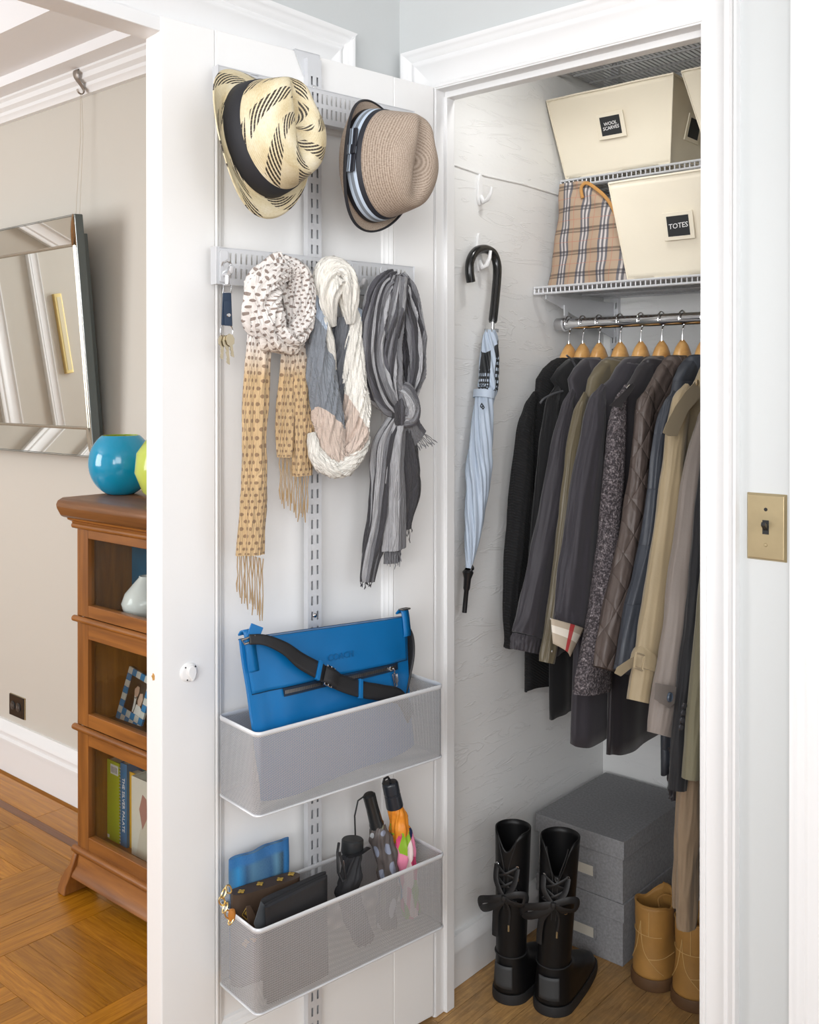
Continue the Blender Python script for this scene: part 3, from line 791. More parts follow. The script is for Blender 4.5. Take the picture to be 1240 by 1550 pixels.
def strand(name, P, m, parent, **kw):
    b = MB(); bundle(b, dpath(P), DN, **kw); return b.build(name, m, parent, smooth=True, angle=0)
def fringe(parent, rows, m, r=.0011, seed=1):
    """rows: (px, py, off, length px, drift px)"""
    random.seed(seed); b = MB()
    for px, py, o, L, dr in rows:
        pts = []
        for k in range(6):
            f = k / 5; pts.append(atD(px + dr * f + math.sin(k * 2 + px) * .8 + random.uniform(-.5, .5), py + L * f, o + random.uniform(-.001, .001)))
        b.tube(pts, [r, r, r * .9, r * .9, r * 1.5, r * .8], 5)
    return b.build('fringe', m, parent, smooth=True, kind='stuff')

# dotted scarf
t = thing('scarf', 'cream to tan dotted scarf with twisted fringe, leftmost of the hanging scarves', 'scarf', dp(.42, .036, 1.25))
strand('loop', [(430, 406, .085, 17, .018), (402, 430, .088, 22, .022), (398, 466, .088, 25, .024), (412, 502, .088, 21, .024), (439, 517, .088, 15, .02), (456, 488, .088, 13, .018), (459, 450, .086, 14, .018), (449, 416, .085, 16, .018)], dots(11, 44), t, closed=True, nv=120, nu=110, k=6, amp=.17, twist=1, nz=.35, nzs=26, cr=.4, crv=16)
strand('inner_fold', [(424, 418, .068, 14, .012), (434, 455, .070, 16, .012), (443, 500, .072, 10, .012)], dots(8, 12), t, nv=50, k=5, amp=.25, nz=.3, seed=2)
strand('inner_fold', [(447, 420, .068, 10, .012), (446, 455, .071, 13, .014), (442, 500, .072, 9, .012)], dots(8, 12), t, nv=50, k=5, amp=.25, nz=.3, seed=4)
strand('long_tail', [(402, 470, .066, 19, .012), (392, 530, .064, 17, .013), (386, 610, .060, 18, .013), (385, 700, .056, 18, .012), (383, 770, .054, 19, .012), (379, 840, .052, 21, .010)], dots(15, 36), t, nv=90, nu=90, k=4, amp=.22, nz=.2, nzs=9, seed=1, sq=.8)
strand('short_tail', [(444, 500, .062, 12, .010), (437, 560, .058, 12, .011), (434, 630, .056, 12, .011), (432, 692, .054, 11, .009)], dots(12, 20), t, nv=70, nu=80, k=3, amp=.2, nz=.15, nzs=9, seed=3, sq=.8)
strand('short_tail', [(452, 490, .064, 14, .011), (456, 560, .061, 15, .012), (457, 640, .058, 15, .012), (457, 720, .056, 14, .010)], dots(13, 24), t, nv=70, nu=80, k=3, amp=.2, nz=.15, nzs=9, seed=5, sq=.8)
M['twine'] = mat('twisted_tan_fringe', hexc('a58a66'), .8, bscale=300, bstr=.5)
fringe(t, [(360 + i * 2.9, 834 + i * .9, .052, 62 + i * 2 + (i % 3) * 6, -1 + (i % 4)) for i in range(14)], M['twine'])
fringe(t, [(424 + i * 3, 688 + i * 1, .054, 68 + (i % 3) * 6, 0) for i in range(7)] + [(446 + i * 3.4, 716 + (i % 2), .056, 60 + (i % 3) * 7, -1) for i in range(7)], M['twine'], seed=2)

# colour-block scarf
WH, BG, GY, LB, DG = hexc('ece8df'), hexc('cdbbae'), hexc('7f848b'), hexc('aab6c6'), hexc('6c6f75')
t = thing('scarf', 'white, grey and beige crinkled infinity scarf, middle of the hanging scarves', 'scarf', dp(.25, .036, 1.3))
strand('white_top', [(503, 494, .088, 5, .008), (493, 448, .092, 17, .02), (500, 416, .092, 19, .022), (514, 416, .092, 17, .022), (524, 440, .092, 16, .02), (530, 490, .088, 5, .008)], bands([(0, WH)], 0), t, nv=90, nu=90, k=7, amp=.16, twist=.4, cr=.28, nz=.2, nzs=22)
strand('main_loop', [(474, 442, .078, 8, .012), (478, 480, .080, 14, .018), (484, 540, .082, 18, .022), (491, 600, .082, 20, .024), (498, 650, .082, 20, .024), (508, 690, .080, 18, .022), (524, 690, .082, 17, .022), (536, 655, .084, 19, .024), (538, 600, .084, 18, .022), (535, 545, .082, 15, .018), (536, 490, .076, 10, .012), (541, 468, .072, 6, .008)],
       bands([(0, LB), (.13, GY), (.34, BG), (.55, BG), (.69, WH), (.97, LB)], .05, 1, 1.2), t, nv=170, nu=110, k=11, amp=.09, twist=1.6, cr=.26, nz=.16, nzs=20, k2=23, amp2=.03)
strand('white_edge', [(489, 480, .092, 5, .008), (499, 520, .094, 6, .010), (505, 560, .092, 4, .006)], bands([(0, WH)], 0), t, nv=40, nu=40, k=5, amp=.12)
strand('inner_strand', [(516, 480, .074, 10, .012), (518, 540, .072, 12, .014), (516, 600, .070, 10, .012), (513, 660, .068, 7, .01)], bands([(0, DG)], 0), t, nv=60, nu=80, k=9, amp=.12, twist=.7)
strand('white_fold', [(472, 655, .076, 5, .008), (480, 690, .086, 11, .014), (506, 709, .092, 13, .016), (536, 692, .092, 12, .015), (553, 660, .082, 7, .01)], bands([(0, WH)], 0), t, nv=70, nu=80, k=9, amp=.12, twist=1.2, nz=.25)

# striped grey scarf
K, G1, G2, G3 = hexc('3a393d'), hexc('77777b'), hexc('a6a6a9'), hexc('55545a')
ss = lambda n_, sk=0: stripes(n_, [K, G1, G3, K, G2, K, G1, G1, G2, G3], sk)
t = thing('scarf', 'grey and black striped scarf tied in a knot, rightmost of the hanging scarves', 'scarf', dp(.12, .036, 1.2))
strand('left_loop', [(600, 421, .080, 9, .012), (578, 440, .082, 14, .02), (566, 490, .084, 16, .024), (566, 550, .084, 18, .024), (582, 598, .084, 17, .022), (604, 622, .082, 9, .012)], ss(3), t, nv=100, nu=110, k=9, amp=.13, twist=.25, cr=.3, nz=.18, k2=19, amp2=.05)
strand('middle_loop', [(598, 419, .086, 12, .014), (594, 470, .090, 15, .018), (588, 530, .092, 17, .02), (594, 580, .092, 15, .02), (608, 620, .086, 8, .012)], ss(3, .4), t, nv=100, nu=110, k=9, amp=.13, twist=.3, cr=.3, nz=.18, seed=3, k2=21, amp2=.05)
strand('right_loop', [(600, 419, .082, 9, .012), (614, 444, .086, 13, .018), (626, 500, .086, 13, .02), (627, 560, .084, 13, .02), (616, 608, .084, 9, .014)], ss(2), t, nv=100, nu=110, k=8, amp=.14, twist=-.3, cr=.3, nz=.18, seed=6, k2=17, amp2=.05)
strand('back_loop', [(602, 430, .062, 18, .012), (606, 510, .062, 20, .014), (606, 600, .062, 13, .012)], stripes(2, [K, K, G3, K, hexc('232326')]), t, nv=60, nu=80, k=6, amp=.2, seed=7)
strand('hanging_flap', [(610, 421, .094, 8, .01), (606, 465, .098, 8, .01), (598, 512, .098, 5, .006)], stripes(2, [G2, G1, G2, K, G1]), t, nv=50, nu=60, k=5, amp=.15, seed=2)
strand('knot', [(600, 588, .092, 5, .010), (612, 592, .104, 11, .014), (623, 612, .108, 13, .016), (622, 632, .106, 11, .014), (607, 640, .092, 6, .010)], stripes(2, [G1, G2, G1, G3, G1]), t, nv=70, nu=90, k=8, amp=.14, twist=.3, nz=.2, seed=9)
strand('knot_wrap', [(604, 600, .096, 5, .01), (604, 618, .102, 7, .013), (605, 642, .096, 6, .010)], stripes(2, [K, G3, K]), t, nv=30, nu=50, k=6, amp=.12)
strand('striped_tail', [(602, 630, .084, 8, .012), (584, 670, .078, 13, .016), (577, 730, .070, 12, .014), (572, 790, .062, 13, .013), (562, 840, .056, 13, .012), (556, 880, .052, 10, .009)], stripes(2, [K, G2, G1, K, G1, K, G2]), t, nv=100, nu=90, k=5, amp=.3, twist=.1, cr=.3, nz=.2, seed=4)
strand('grey_tail', [(605, 632, .088, 8, .012), (597, 690, .084, 13, .014), (598, 760, .076, 15, .013), (597, 832, .068, 15, .01)], stripes(1, [G2, G1, G2, G2]), t, nv=80, nu=90, k=4, amp=.2, nz=.15, seed=2)
strand('grey_tail', [(603, 640, .066, 6, .01), (598, 740, .060, 12, .01), (594, 852, .052, 11, .008)], stripes(1, [G1, G3, G1]), t, nv=60, nu=60, k=4, amp=.2, seed=8)
strand('black_tail', [(610, 636, .082, 8, .012), (617, 690, .078, 13, .014), (621, 740, .070, 13, .012), (612, 800, .060, 9, .010)], stripes(1, [K, hexc('2c2b2f'), K]), t, nv=80, nu=80, k=5, amp=.2, nz=.2, seed=5)
strand('frayed_corner', [(616, 632, .092, 9, .010), (626, 648, .088, 11, .007), (636, 664, .084, 12, .004)], stripes(1, [G1, G3, G1]), t, nv=30, nu=50, k=5, amp=.2)
M['greyfringe'] = mat('grey_fringe', G1, .85)
fringe(t, [(628 + i * 2.2, 662 + (i % 3) * 2 - i, .084, 20 - (i % 3) * 4, 8 + i) for i in range(9)], M['greyfringe'], .0009, 3)
fringe(t, [(584 + i * 2.6, 828 + (i % 2) * 4, .066, 18 + (i % 3) * 6, -1 + i % 3) for i in range(10)], M['greyfringe'], .0008, 4)
fringe(t, [(547 + i * 2.2, 874 + (i % 2) * 4, .052, 14 - (i % 3) * 3, -1) for i in range(9)], mat('dark_fringe', K, .85), .0010, 5)
fringe(t, [(606 + i * 2.6, 790 + (i % 2) * 6, .060, 16 + (i % 3) * 5, 2) for i in range(7)], bpy.data.materials['dark_fringe'], .0008, 6)

# ------------------------------------------------------------------ key ring with leather fob
t = thing('key_ring', 'ring of keys with navy leather fob and snap clasp on the first hook', 'keys', atD(343, 415, .06))
D = lambda px, py, o=.062: atD(px, py, o)
b = MB(); b.tube([D(336, 404), D(338, 398), D(344, 395), D(349, 399), D(349, 408), D(346, 416), D(344, 419)], [.002, .0024, .0024, .0024, .0026, .003, .003], 8); b.tube([D(337, 413, .062), D(343, 408, .064), D(349, 401, .064)], .0014, 6)
b.tube([D(344, 417), D(344, 430)], .0042, 10); b.tube([D(338, 431), D(350, 431), D(350, 443), D(338, 443)], .0016, 6, closed=True); b.build('snap_clasp', M['chrome'], t, smooth=True)
navy = mat('navy_leather', hexc('26374d'), .5, bscale=120, bstr=.2)
b = MB(); b.prism([(337, 443), (350, 443), (352, 494), (335, 492)], lambda u, v: D(u, v, .0645), lambda u, v: D(u, v, .0595)); fb = b.build('leather_fob', navy, t, bev=.0012)
b = MB(); b.prism([(339, 455), (350.5, 455), (351.5, 493), (340, 493)], lambda u, v: D(u, v, .0668), lambda u, v: D(u, v, .0646)); b.build('leather_flap', navy, t, bev=.0008)
b = MB(); b.lathe([(.0001, .003), (.003, .0024), (.0042, .0006), (.0043, 0)], 14, frameM(D(346, 477, .0668), -DD, UP)); b.build('snap_button', M['chrome'], t, smooth=True)
ctr = D(343, 501); b = MB(); b.tube([ctr + DD * (.0125 * math.cos(a * .3491)) + UP * (.0125 * math.sin(a * .3491)) for a in range(18)], .0011, 6, closed=True); b.build('split_ring', M['chrome'], t, smooth=True)
brassk = mat('key_metal', hexc('b9ad94'), .28, 1)
def key(px, py, ang, L, o):
    c = D(px, py, o); a = R(ang); dn = -UP * math.cos(a) - DD * math.sin(a); sd = DN.cross(dn).normalized(); b = MB()
    head = [(-.0085, .002), (-.006, -.005), (0, -.008), (.006, -.005), (.0085, .002), (.007, .010), (.003, .013), (.003, L)]
    n = 5
    for k in range(n): head += [(-.001 - .001 * (k % 2), L - .002 - k * (L - .016) / n), (-.003 + .0006 * (k % 3), L - .005 - k * (L - .016) / n)]
    head += [(-.003, .013), (-.007, .010)]
    b.prism(head, lambda u, v: c + sd * u + dn * v - DN * .001, lambda u, v: c + sd * u + dn * v + DN * .001)
    b.build('key', brassk, t)
key(337, 513, -4, .036, .0610); key(343, 514, 4, .044, .0645); key(348, 512, 9, .034, .0675)
# ------------------------------------------------------------------ blue cross-body bag in the upper basket
M['blueleather'] = mat('blue_leather', hexc('0068a6'), .4, var=.12, vscale=5, bscale=160, bstr=.12)
M['gunmetal'] = mat('gunmetal', (.34, .32, .30), .3, 1)
bag = thing('handbag', 'bright blue leather cross-body bag with black strap in the upper basket', 'bag', dp(.33, .08, B1[4]))
TL, TR = atD(363, 968, .112), atD(613, 933, .060)
zb = B1[4] + .014
BL = dp(.513, .122, zb); BR = dp(.135, .085, zb)
nb = (TR - TL).cross(BL - TL).normalized()
if nb.dot(DN) < 0: nb = -nb
def bagp(u, v, side=1):
    """u 0 left .. 1 right, v 0 bottom .. 1 top"""
    p = BL.lerp(BR, u).lerp(TL.lerp(TR, u), v)
    e = min(u, 1 - u) * 2; th = .020 * (1 - .72 * v) * (1 - (1 - e) ** 6)
    w = .004 * math.sin(u * 9 + v * 3) * (1 - v) + .005 * noise.noise(Vector((u * 5, v * 4, 3))) * (1 - v * .6)
    pinch = -.006 * math.exp(-((u - .10) / .05) ** 2 - ((v - .45) / .3) ** 2) - .005 * math.exp(-((u - .93) / .05) ** 2 - ((v - .4) / .3) ** 2)
    return p + nb * (side * (th + .003) + w + pinch)
nu_, nv_ = 60, 40
b = MB()
b.grid([[bagp(i / nu_, j / nv_, 1) for j in range(nv_ + 1)] for i in range(nu_ + 1)])
b.grid([[bagp(i / nu_, j / nv_, -1) for j in range(nv_ + 1)] for i in range(nu_ + 1)], flip=True)
for i in (0, nu_): b.grid([[bagp(i / nu_, j / nv_, s_) for j in range(nv_ + 1)] for s_ in (-1, 1)])
for j in (0, nv_): b.grid([[bagp(i / nu_, j / nv_, s_) for s_ in (-1, 1)] for i in range(nu_ + 1)])
b.build('bag_body', M['blueleather'], bag, smooth=True, angle=50)
def on(u, v, o=.001): return bagp(u, v) + nb * o
# yoke across the top, laid over the front
b = MB(); vy = .665
def yoke(u, v): return on(u, v, .0022)
Y0 = lambda u: vy + .01 * math.sin(u * 3.14)
b.grid([[yoke(.012 + .976 * i / 50, Y0(i / 50) + (1.0 - Y0(i / 50)) * j / 14) for j in range(15)] for i in range(51)])
yk = b.build('front_yoke', M['blueleather'], bag, smooth=True, solid=-.0022, angle=0)
M['navyedge'] = mat('dark_seam', hexc('0a2238'), .6)
b = MB(); b.tube([on(.012 + .976 * i / 60, Y0(i / 60) - .003, .0012) for i in range(61)], .0009, 5); b.build('seam', M['navyedge'], bag)
b = MB(); b.tube([on(i / 60, .998, .001) for i in range(61)], .0012, 5); b.tube([bagp(i / 60, .998, -1) for i in range(61)], .0012, 5); b.build('piping', M['navyedge'], bag)
# zip
def zipstrip(o, hw, u0, u1, n=50): return [[on(u0 + (u1 - u0) * i / n, .640 - .10 * 0 + (.0) + d, o) for d in (-hw, hw)] for i in range(n + 1)]
b = MB(); b.grid(zipstrip(.0026, .026, .165, .90)); b.build('zip_tape', M['navyedge'], bag, solid=.001)
b = MB()
for i in range(110):
    u = .172 + .715 * i / 110; a0, a1 = on(u, .630, .0030), on(u + .0035, .652, .0030)
    d = (on(u + .01, .64) - on(u, .64)).normalized() * .00062; e = nb * .0008
    b.hexa([a0 - d, a0 + d, a0 + d + e, a0 - d + e, a1 - d, a1 + d, a1 + d + e, a1 - d + e])
b.build('zip_teeth', M['gunmetal'], bag, kind='stuff')
b = MB(); c = on(.838, .64, .005); dx = (on(.85, .64) - on(.83, .64)).normalized(); Mz = frameM(c, dx, UP)
b.box((-.007, -.0045, -.001), (.007, .0045, .002), Mz); sl = b.build('zip_slider', M['chrome'], bag, bev=.001)
b = MB(); b.tube([Mz @ Vector(p) for p in ((.003, 0, .002), (.005, -.004, .004), (.006, -.010, .002))], .0016, 8); b.tube([Mz @ Vector(p) for p in ((.001, -.012, .002), (.008, -.010, .002), (.018, -.036, .002), (.010, -.038, .002))], .0018, 6, closed=True)
b.box((.004, -.034, .0005), (.014, -.016, .0025), Mz @ Matrix.Rotation(R(14), 4, 'Z')); b.build('zip_pull', M['chrome'], sl, bev=.0006)
# embossed maker's word, tone on tone
Mt = frameM(on(.52, .80, .0046), (on(.6, .80) - on(.44, .80)), UP)
text('COACH', .017, Mt, mat('embossed_blue', hexc('005a92'), .5), bag, 'embossed_word', .0002, 0, 1.1)
# side tabs, rings, webbing strap
def ribbon(path, hw, th, m, parent, name, face=None):
    """path: centres with the direction the flat side faces"""
    b = MB(); P = catmull([tuple(p) + tuple(f) + (w,) for p, f, w in path], 60); G0, G1 = [], []
    for j, q in enumerate(P):
        c = Vector(q[:3]); f = Vector(q[3:6]).normalized(); a = Vector(P[max(0, j - 1)][:3]); e = Vector(P[min(59, j + 1)][:3]); tg = (e - a).normalized()
        s_ = tg.cross(f).normalized(); G0.append([c + s_ * (hw * q[6] * k) for k in (-1, -.5, 0, .5, 1)])
    b.grid(G0); return b.build(name, m, parent, smooth=True, solid=th, angle=0)
M['webbing'] = mat('black_webbing', (.014, .014, .016), .55, bscale=400, bstr=.3)
for u, nm in ((.035, 0), (.985, 1)):
    a = on(u, .97, .004); top = bagp(u, 1.0, 0)
    sx_ = dx * .011
    b = MB(); prof = [bagp(u, .80 if nm == 0 else .85, 1) + nb * .004, bagp(u, .9, 1) + nb * .005, top + UP * .010 + nb * .006, top + UP * .014 - nb * .002, top + UP * .006 - nb * .010]
    b.grid([[p - sx_, p + sx_][::-1] for p in [Vector(q) for q in catmull([tuple(p) for p in prof], 24)]]); b.build('strap_tab', M['blueleather'], bag, solid=.0028, smooth=True, angle=0)
    b = MB(); c = top + UP * .016 + nb * .004; f = [c + dx * x_ + nb * y_ for x_, y_ in ((-.012, .006), (.012, .006), (.012, -.004), (-.012, -.004))]
    if nm == 0: f = [atD(x_, y_, o_) for x_, y_, o_ in ((366, 969, .124), (386, 962, .128), (390, 968, .130), (370, 975, .126))]
    b.tube(f, .0019, 8, closed=True); b.build('ring', M['gunmetal'], bag, smooth=True)
fl = [atD(x_, y_, o_) for x_, y_, o_ in ((372, 964, .118), (380, 943, .116), (398, 950, .118), (390, 970, .122))]
b = MB(); b.prism([(0, 0), (1, 0), (1, 1), (0, 1)], lambda u, v: fl[0].lerp(fl[3], u).lerp(fl[1].lerp(fl[2], u), v) + nb * .0022, lambda u, v: fl[0].lerp(fl[3], u).lerp(fl[1].lerp(fl[2], u), v)); b.build('zip_end_tab', M['blueleather'], bag, bev=.001)
SN = nb + UP * .35
sp = [(378, 968, .130, SN, .55), (402, 969, .132, SN, .6), (432, 982, .131, SN, .75), (455, 1000, .130, SN, .95), (482, 1015, .131, SN, 1), (510, 1031, .130, SN, 1), (545, 1043, .127, SN, 1), (580, 1049, .122, SN, 1), (606, 1056, .118, SN, 1), (622, 1085, .112, SN, 1)]
st = ribbon([(atD(x_, y_, o_), tuple(f), w) for x_, y_, o_, f, w in sp], .0155, .0022, M['webbing'], bag, 'strap')
ribbon([(atD(x_, y_, o_), tuple(f), w) for x_, y_, o_, f, w in ((610, 940, .055, -DD, .7), (618, 960, .055, -DD, 1), (620, 990, .058, -DD, 1), (614, 1024, .062, -DD, 1), (606, 1060, .068, -DD, 1))], .0155, .0022, M['webbing'], bag, 'strap')
def keeper(i, name, m, hw, L, o=.0028):
    c, d = atD(*sp[i][:3]), (atD(*sp[i + 1][:3]) - atD(*sp[i - 1][:3])).normalized()
    Mk = frameM(c + SN.normalized() * o, d, SN.normalized().cross(d)); b = MB(); b.box((-L, -hw, -.004), (L, hw, .002), Mk); b.build(name, m, st, bev=.001); return Mk
keeper(4, 'strap_keeper', M['blueleather'], .018, .0045); keeper(6, 'strap_keeper', M['blueleather'], .018, .0045)
c = atD(497, 1024, .134); d = (atD(505, 1028, .134) - atD(489, 1019, .134)).normalized(); Mk = frameM(c, d, SN.normalized().cross(d))
b = MB(); b.tube([Mk @ Vector(p) for p in ((-.008, -.018, .002), (.009, -.018, .003), (.009, .018, .003), (-.008, .018, .002))], .0018, 8, closed=True); b.tube([Mk @ Vector((0, y_, .004)) for y_ in (-.018, .018)], .0016, 6); b.build('buckle', M['chrome'], st, smooth=True)
ribbon([(Mk @ Vector(p), tuple(SN), 1) for p in ((-.012, 0, .003), (-.004, 0, .006), (.006, 0, .007), (.022, 0, .004))], .0148, .002, M['webbing'], st, 'strap_fold')

# ------------------------------------------------------------------ lower basket
zf = B2[4] + .005
def slab(name, m, parent, TLp, TRp, zbot, th, o_bot=0, nb_=DN, bulge=0., taper=1., n=24, wob=.0, bev=0):
    """upright soft rectangle whose top edge runs between two points; front face towards +DN"""
    b = MB(); tl, tr = Vector(TLp), Vector(TRp)
    bl, br = tl + DN * o_bot, tr + DN * o_bot; bl.z = br.z = zbot
    def P(u, v, s_):
        p = bl.lerp(br, u).lerp(tl.lerp(tr, u), v); e = (1 - (2 * u - 1) ** 8) ** .5
        t_ = th / 2 * (1 - (1 - taper) * v) * (.25 + .75 * e) + bulge * math.sin(math.pi * u) * math.sin(math.pi * v)
        return p + nb_ * (s_ * t_ + wob * noise.noise(Vector((u * 4, v * 4, th * 90))))
    rng = [i / n for i in range(n + 1)]
    b.grid([[P(u, v, 1) for v in rng] for u in rng]); b.grid([[P(u, v, -1) for v in rng] for u in rng], flip=True)
    for u in (0, 1): b.grid([[P(u, v, s_) for v in rng] for s_ in (-1, 1)])
    for v in (0, 1): b.grid([[P(u, v, s_) for s_ in (-1, 1)] for u in rng])
    return b.build(name, m, parent, smooth=True, angle=45), P
# blue patterned pouch at the back
def pouch_mat():
    m, t, b = nt('blue_patterned_cloth'); b.inputs['Roughness'].default_value = .55
    uv, u, v = uvn(t)
    n = N(t, 'ShaderNodeTexNoise', i_Scale=60., i_Detail=2.); lk(t, uv, n.inputs['Vector'])
    base = ramp(t, u, [(0, hexc('2f5f8c')), (.13, hexc('0c86c4')), (.26, hexc('244d78')), (.36, hexc('557f9e')), (.66, hexc('23517f')), (.76, hexc('5d8aa6')), (.86, hexc('14202c')), (.90, hexc('0f6cad'))])
    k = ramp(t, v, [(.0, (1, 1, 1)), (.5, (1, 1, 1)), (.52, (0, 0, 0)), (.9, (0, 0, 0)), (.93, (1, 1, 1))])
    bw = N(t, 'ShaderNodeRGBToBW'); lk(t, k, bw.inputs[0])
    c = mix(t, math_(t, 'MULTIPLY', bw.outputs[0], .75), base, hexc('1465ab'))
    lk(t, mix(t, math_(t, 'MULTIPLY', n.outputs['Fac'], .35), c, hexc('6f9ab8')), b.inputs['Base Color'])
    return m
o, P = slab('pouch_body', pouch_mat(), None, atD(347, 1302, .028), atD(437, 1267, .032), zf, .010, .002, wob=.006)
tag(o, 'flat blue patterned pouch standing at the back of the lower basket', 'pouch'); o.name = 'flat_pouch'
# brown monogram pouch
mono = thing('monogram_pouch', 'small brown monogram pouch with a gold chain in the lower basket', 'pouch', dp(.47, .07, zf))
M['monocanvas'] = mat('brown_coated_canvas', hexc('4a3a2e'), .5, var=.1, vscale=40, bscale=250, bstr=.1)
o, P = slab('pouch_body', M['monocanvas'], mono, dp(.530, .050, atD(345, 1364, .068).z), atD(452, 1322, .066), zf, .032, .0, bulge=.004)
print_ = mat('gold_print', hexc('b8963f'), .5)
def mark(kind, u, v, sz, par, P=P, front=True):
    c = P(u, v, 1) if front else P(u, 1, v); nn = DN if front else UP; Mm = frameM(c + nn * .0012, -DD, UP if front else -DN)
    b = MB()
    if kind == 'flower':
        for k in range(4):
            a = k * 90; R_ = Mm @ Matrix.Rotation(R(a), 4, 'Z'); b.prism([(0, .001), (sz * .35, sz * .25), (sz * .32, sz * .7), (0, sz), (-sz * .32, sz * .7), (-sz * .35, sz * .25)], lambda x, y: R_ @ Vector((x, y, 0)), lambda x, y: R_ @ Vector((x, y, .0012)))
    else:
        pts = [(0, sz), (sz * .9, 0), (0, -sz), (-sz * .9, 0)]
        b.tube([Mm @ Vector((x, y, .0006)) for x, y in pts], .0011, 4, closed=True)
        b.prism([(x * .45, y * .45) for x, y in pts], lambda x, y: Mm @ Vector((x, y, 0)), lambda x, y: Mm @ Vector((x, y, .0012)))
    b.build('printed_mark', print_, par)
for u, v in ((.12, 1 * .3), (.42, -.1), (.70, .2), (.90, -.2)): mark('flower', u, v, .0072, mono, front=False)
mark('flower', .24, .52, .010, mono); mark('diamond', .14, .80, .011, mono); mark('flower', .12, .48, .008, mono); mark('diamond', .62, .80, .010, mono); mark('flower', .44, .58, .008, mono)
for u, v in ((.38, .78), (.86, .80)):
    c = P(u, v, 1) + DN * .0016
    text('L', .026, frameM(c + DD * .004 - UP * .003, -DD, UP), print_, mono, 'printed_letter', .0002, .2); text('V', .026, frameM(c - DD * .004 + UP * .003, -DD, UP), print_, mono, 'printed_letter', .0002, .2)
b = MB(); chain = [(346, 1346), (339, 1352), (336, 1364), (341, 1374), (345, 1384), (350, 1392)]
for k, (x_, y_) in enumerate(chain):
    c = atD(x_, y_, .090 + .003 * k); a = DD * .6 - UP if k % 2 else -DD * .5 - UP; a.normalize(); s_ = DN if k % 2 else a.cross(DN).normalized()
    b.tube([c + a * (.0085 * math.cos(q * math.pi / 6)) + s_ * (.0048 * math.sin(q * math.pi / 6)) for q in range(12)], .0015, 6, closed=True)
b.build('chain', M['gold'], mono, smooth=True)
b = MB(); b.lathe([(.0001, .012), (.005, .010), (.007, .002), (.005, -.008), (.0001, -.011)], 12, Matrix.Translation(atD(351, 1386, .105))); b.build('clasp', mat('tan_vachetta', hexc('b8752c'), .45), mono, smooth=True)
b = MB(); b.prism([(372, 1372), (380, 1370), (396, 1402), (392, 1420), (378, 1420)], lambda x, y: atD(x, y, .1025), lambda x, y: atD(x, y, .0985)); b.build('leather_tab', M['monocanvas'], mono, bev=.002)
# black wallet bag
wal = thing('black_clutch', 'black leather clutch with an open top pocket in the lower basket', 'bag', dp(.40, .11, zf))
bl = mat('black_leather', (.016, .016, .018), .42, bscale=220, bstr=.12); bf = mat('black_fabric', (.022, .022, .025), .75, bscale=400, bstr=.3); gl = mat('grey_leather', hexc('474b4f'), .5)
slab('front_panel', bl, wal, atD(401, 1374, .130), atD(494, 1328, .126), zf, .008, .006, bulge=.002)
slab('back_panel', bf, wal, atD(396, 1362, .108), atD(493, 1319, .104), zf, .010, .006, bulge=.002)
slab('middle_panel', bf, wal, atD(400, 1370, .120), atD(495, 1324, .116), zf, .010, .0, bulge=.001)
b = MB(); b.prism([(395, 1363), (402, 1372), (414, 1420), (390, 1415), (384, 1398)], lambda x, y: atD(x, y, .123), lambda x, y: atD(x, y, .119)); b.build('side_gusset', gl, wal, bev=.001)
# three folded umbrellas
def tubebetween(b, p, q, r0, r1, n=16, rings=2): b.tube([p.lerp(q, k / (rings - 1)) for k in range(rings)], [r0 + (r1 - r0) * k / (rings - 1) for k in range(rings)], n)
def short_umbrella(label, top, mid, bot, rh, rf, mh, mf, handle, seed, k=8, belt=None, nm='folding_umbrella'):
    t = thing(nm, label, 'umbrella', bot); ax = (top - mid).normalized(); q = ax.to_track_quat('Z', 'Y').to_matrix().to_4x4()
    L = (top - mid).length; b = MB(); b.lathe([(r * rh, z * L) for r, z in handle], 24, Matrix.Translation(mid) @ q, cap0=True); b.build('handle', mh, t, smooth=True, angle=35)
    L2 = (mid - bot).length; b = MB()
    bundle(b, [(mid + ax * .004, rf * .72, rf * .66), (mid - ax * L2 * .12, rf, rf * .9), (mid - ax * L2 * .5, rf * 1.08, rf * .95), (bot, rf * .9, rf * .85)], DN, nv=60, nu=80, k=k, amp=.10, twist=.35, nz=.3, nzs=40, seed=seed, cr=.1)
    b.build('canopy', mf, t, smooth=True, angle=0)
    return t, ax, q
rub = mat('black_rubber', (.018, .02, .022), .45)
t, ax, q = short_umbrella('short black folding umbrella with wrist loop, front left of the three in the lower basket', atD(534, 1269, .085), atD(533, 1291, .086), dp(.262, .092, zf + .004), .021, .0205, rub, bf, [(.001, 1), (.9, .99), (1, .9), (1.02, .1), (.95, 0)], 2)
b = MB(); b.tube([atD(*p) for p in ((513, 1276, .096), (511, 1290, .106), (512, 1320, .112), (518, 1334, .114), (524, 1330, .114), (520, 1312, .114), (514, 1290, .108))], .0026, 8); b.build('wrist_loop', bl, t, smooth=True)
b = MB(); b.tube([atD(519, 1303, .112), atD(521, 1313, .1135)], .002, 8); b.build('ferrule', M['chrome'], t)
b = MB(); b.tube([atD(558, 1283, .104), atD(545, 1292, .110), atD(525, 1298, .112)], [(.0012, .006)] * 3, 8); b.build('closing_strap', bl, t, smooth=True)
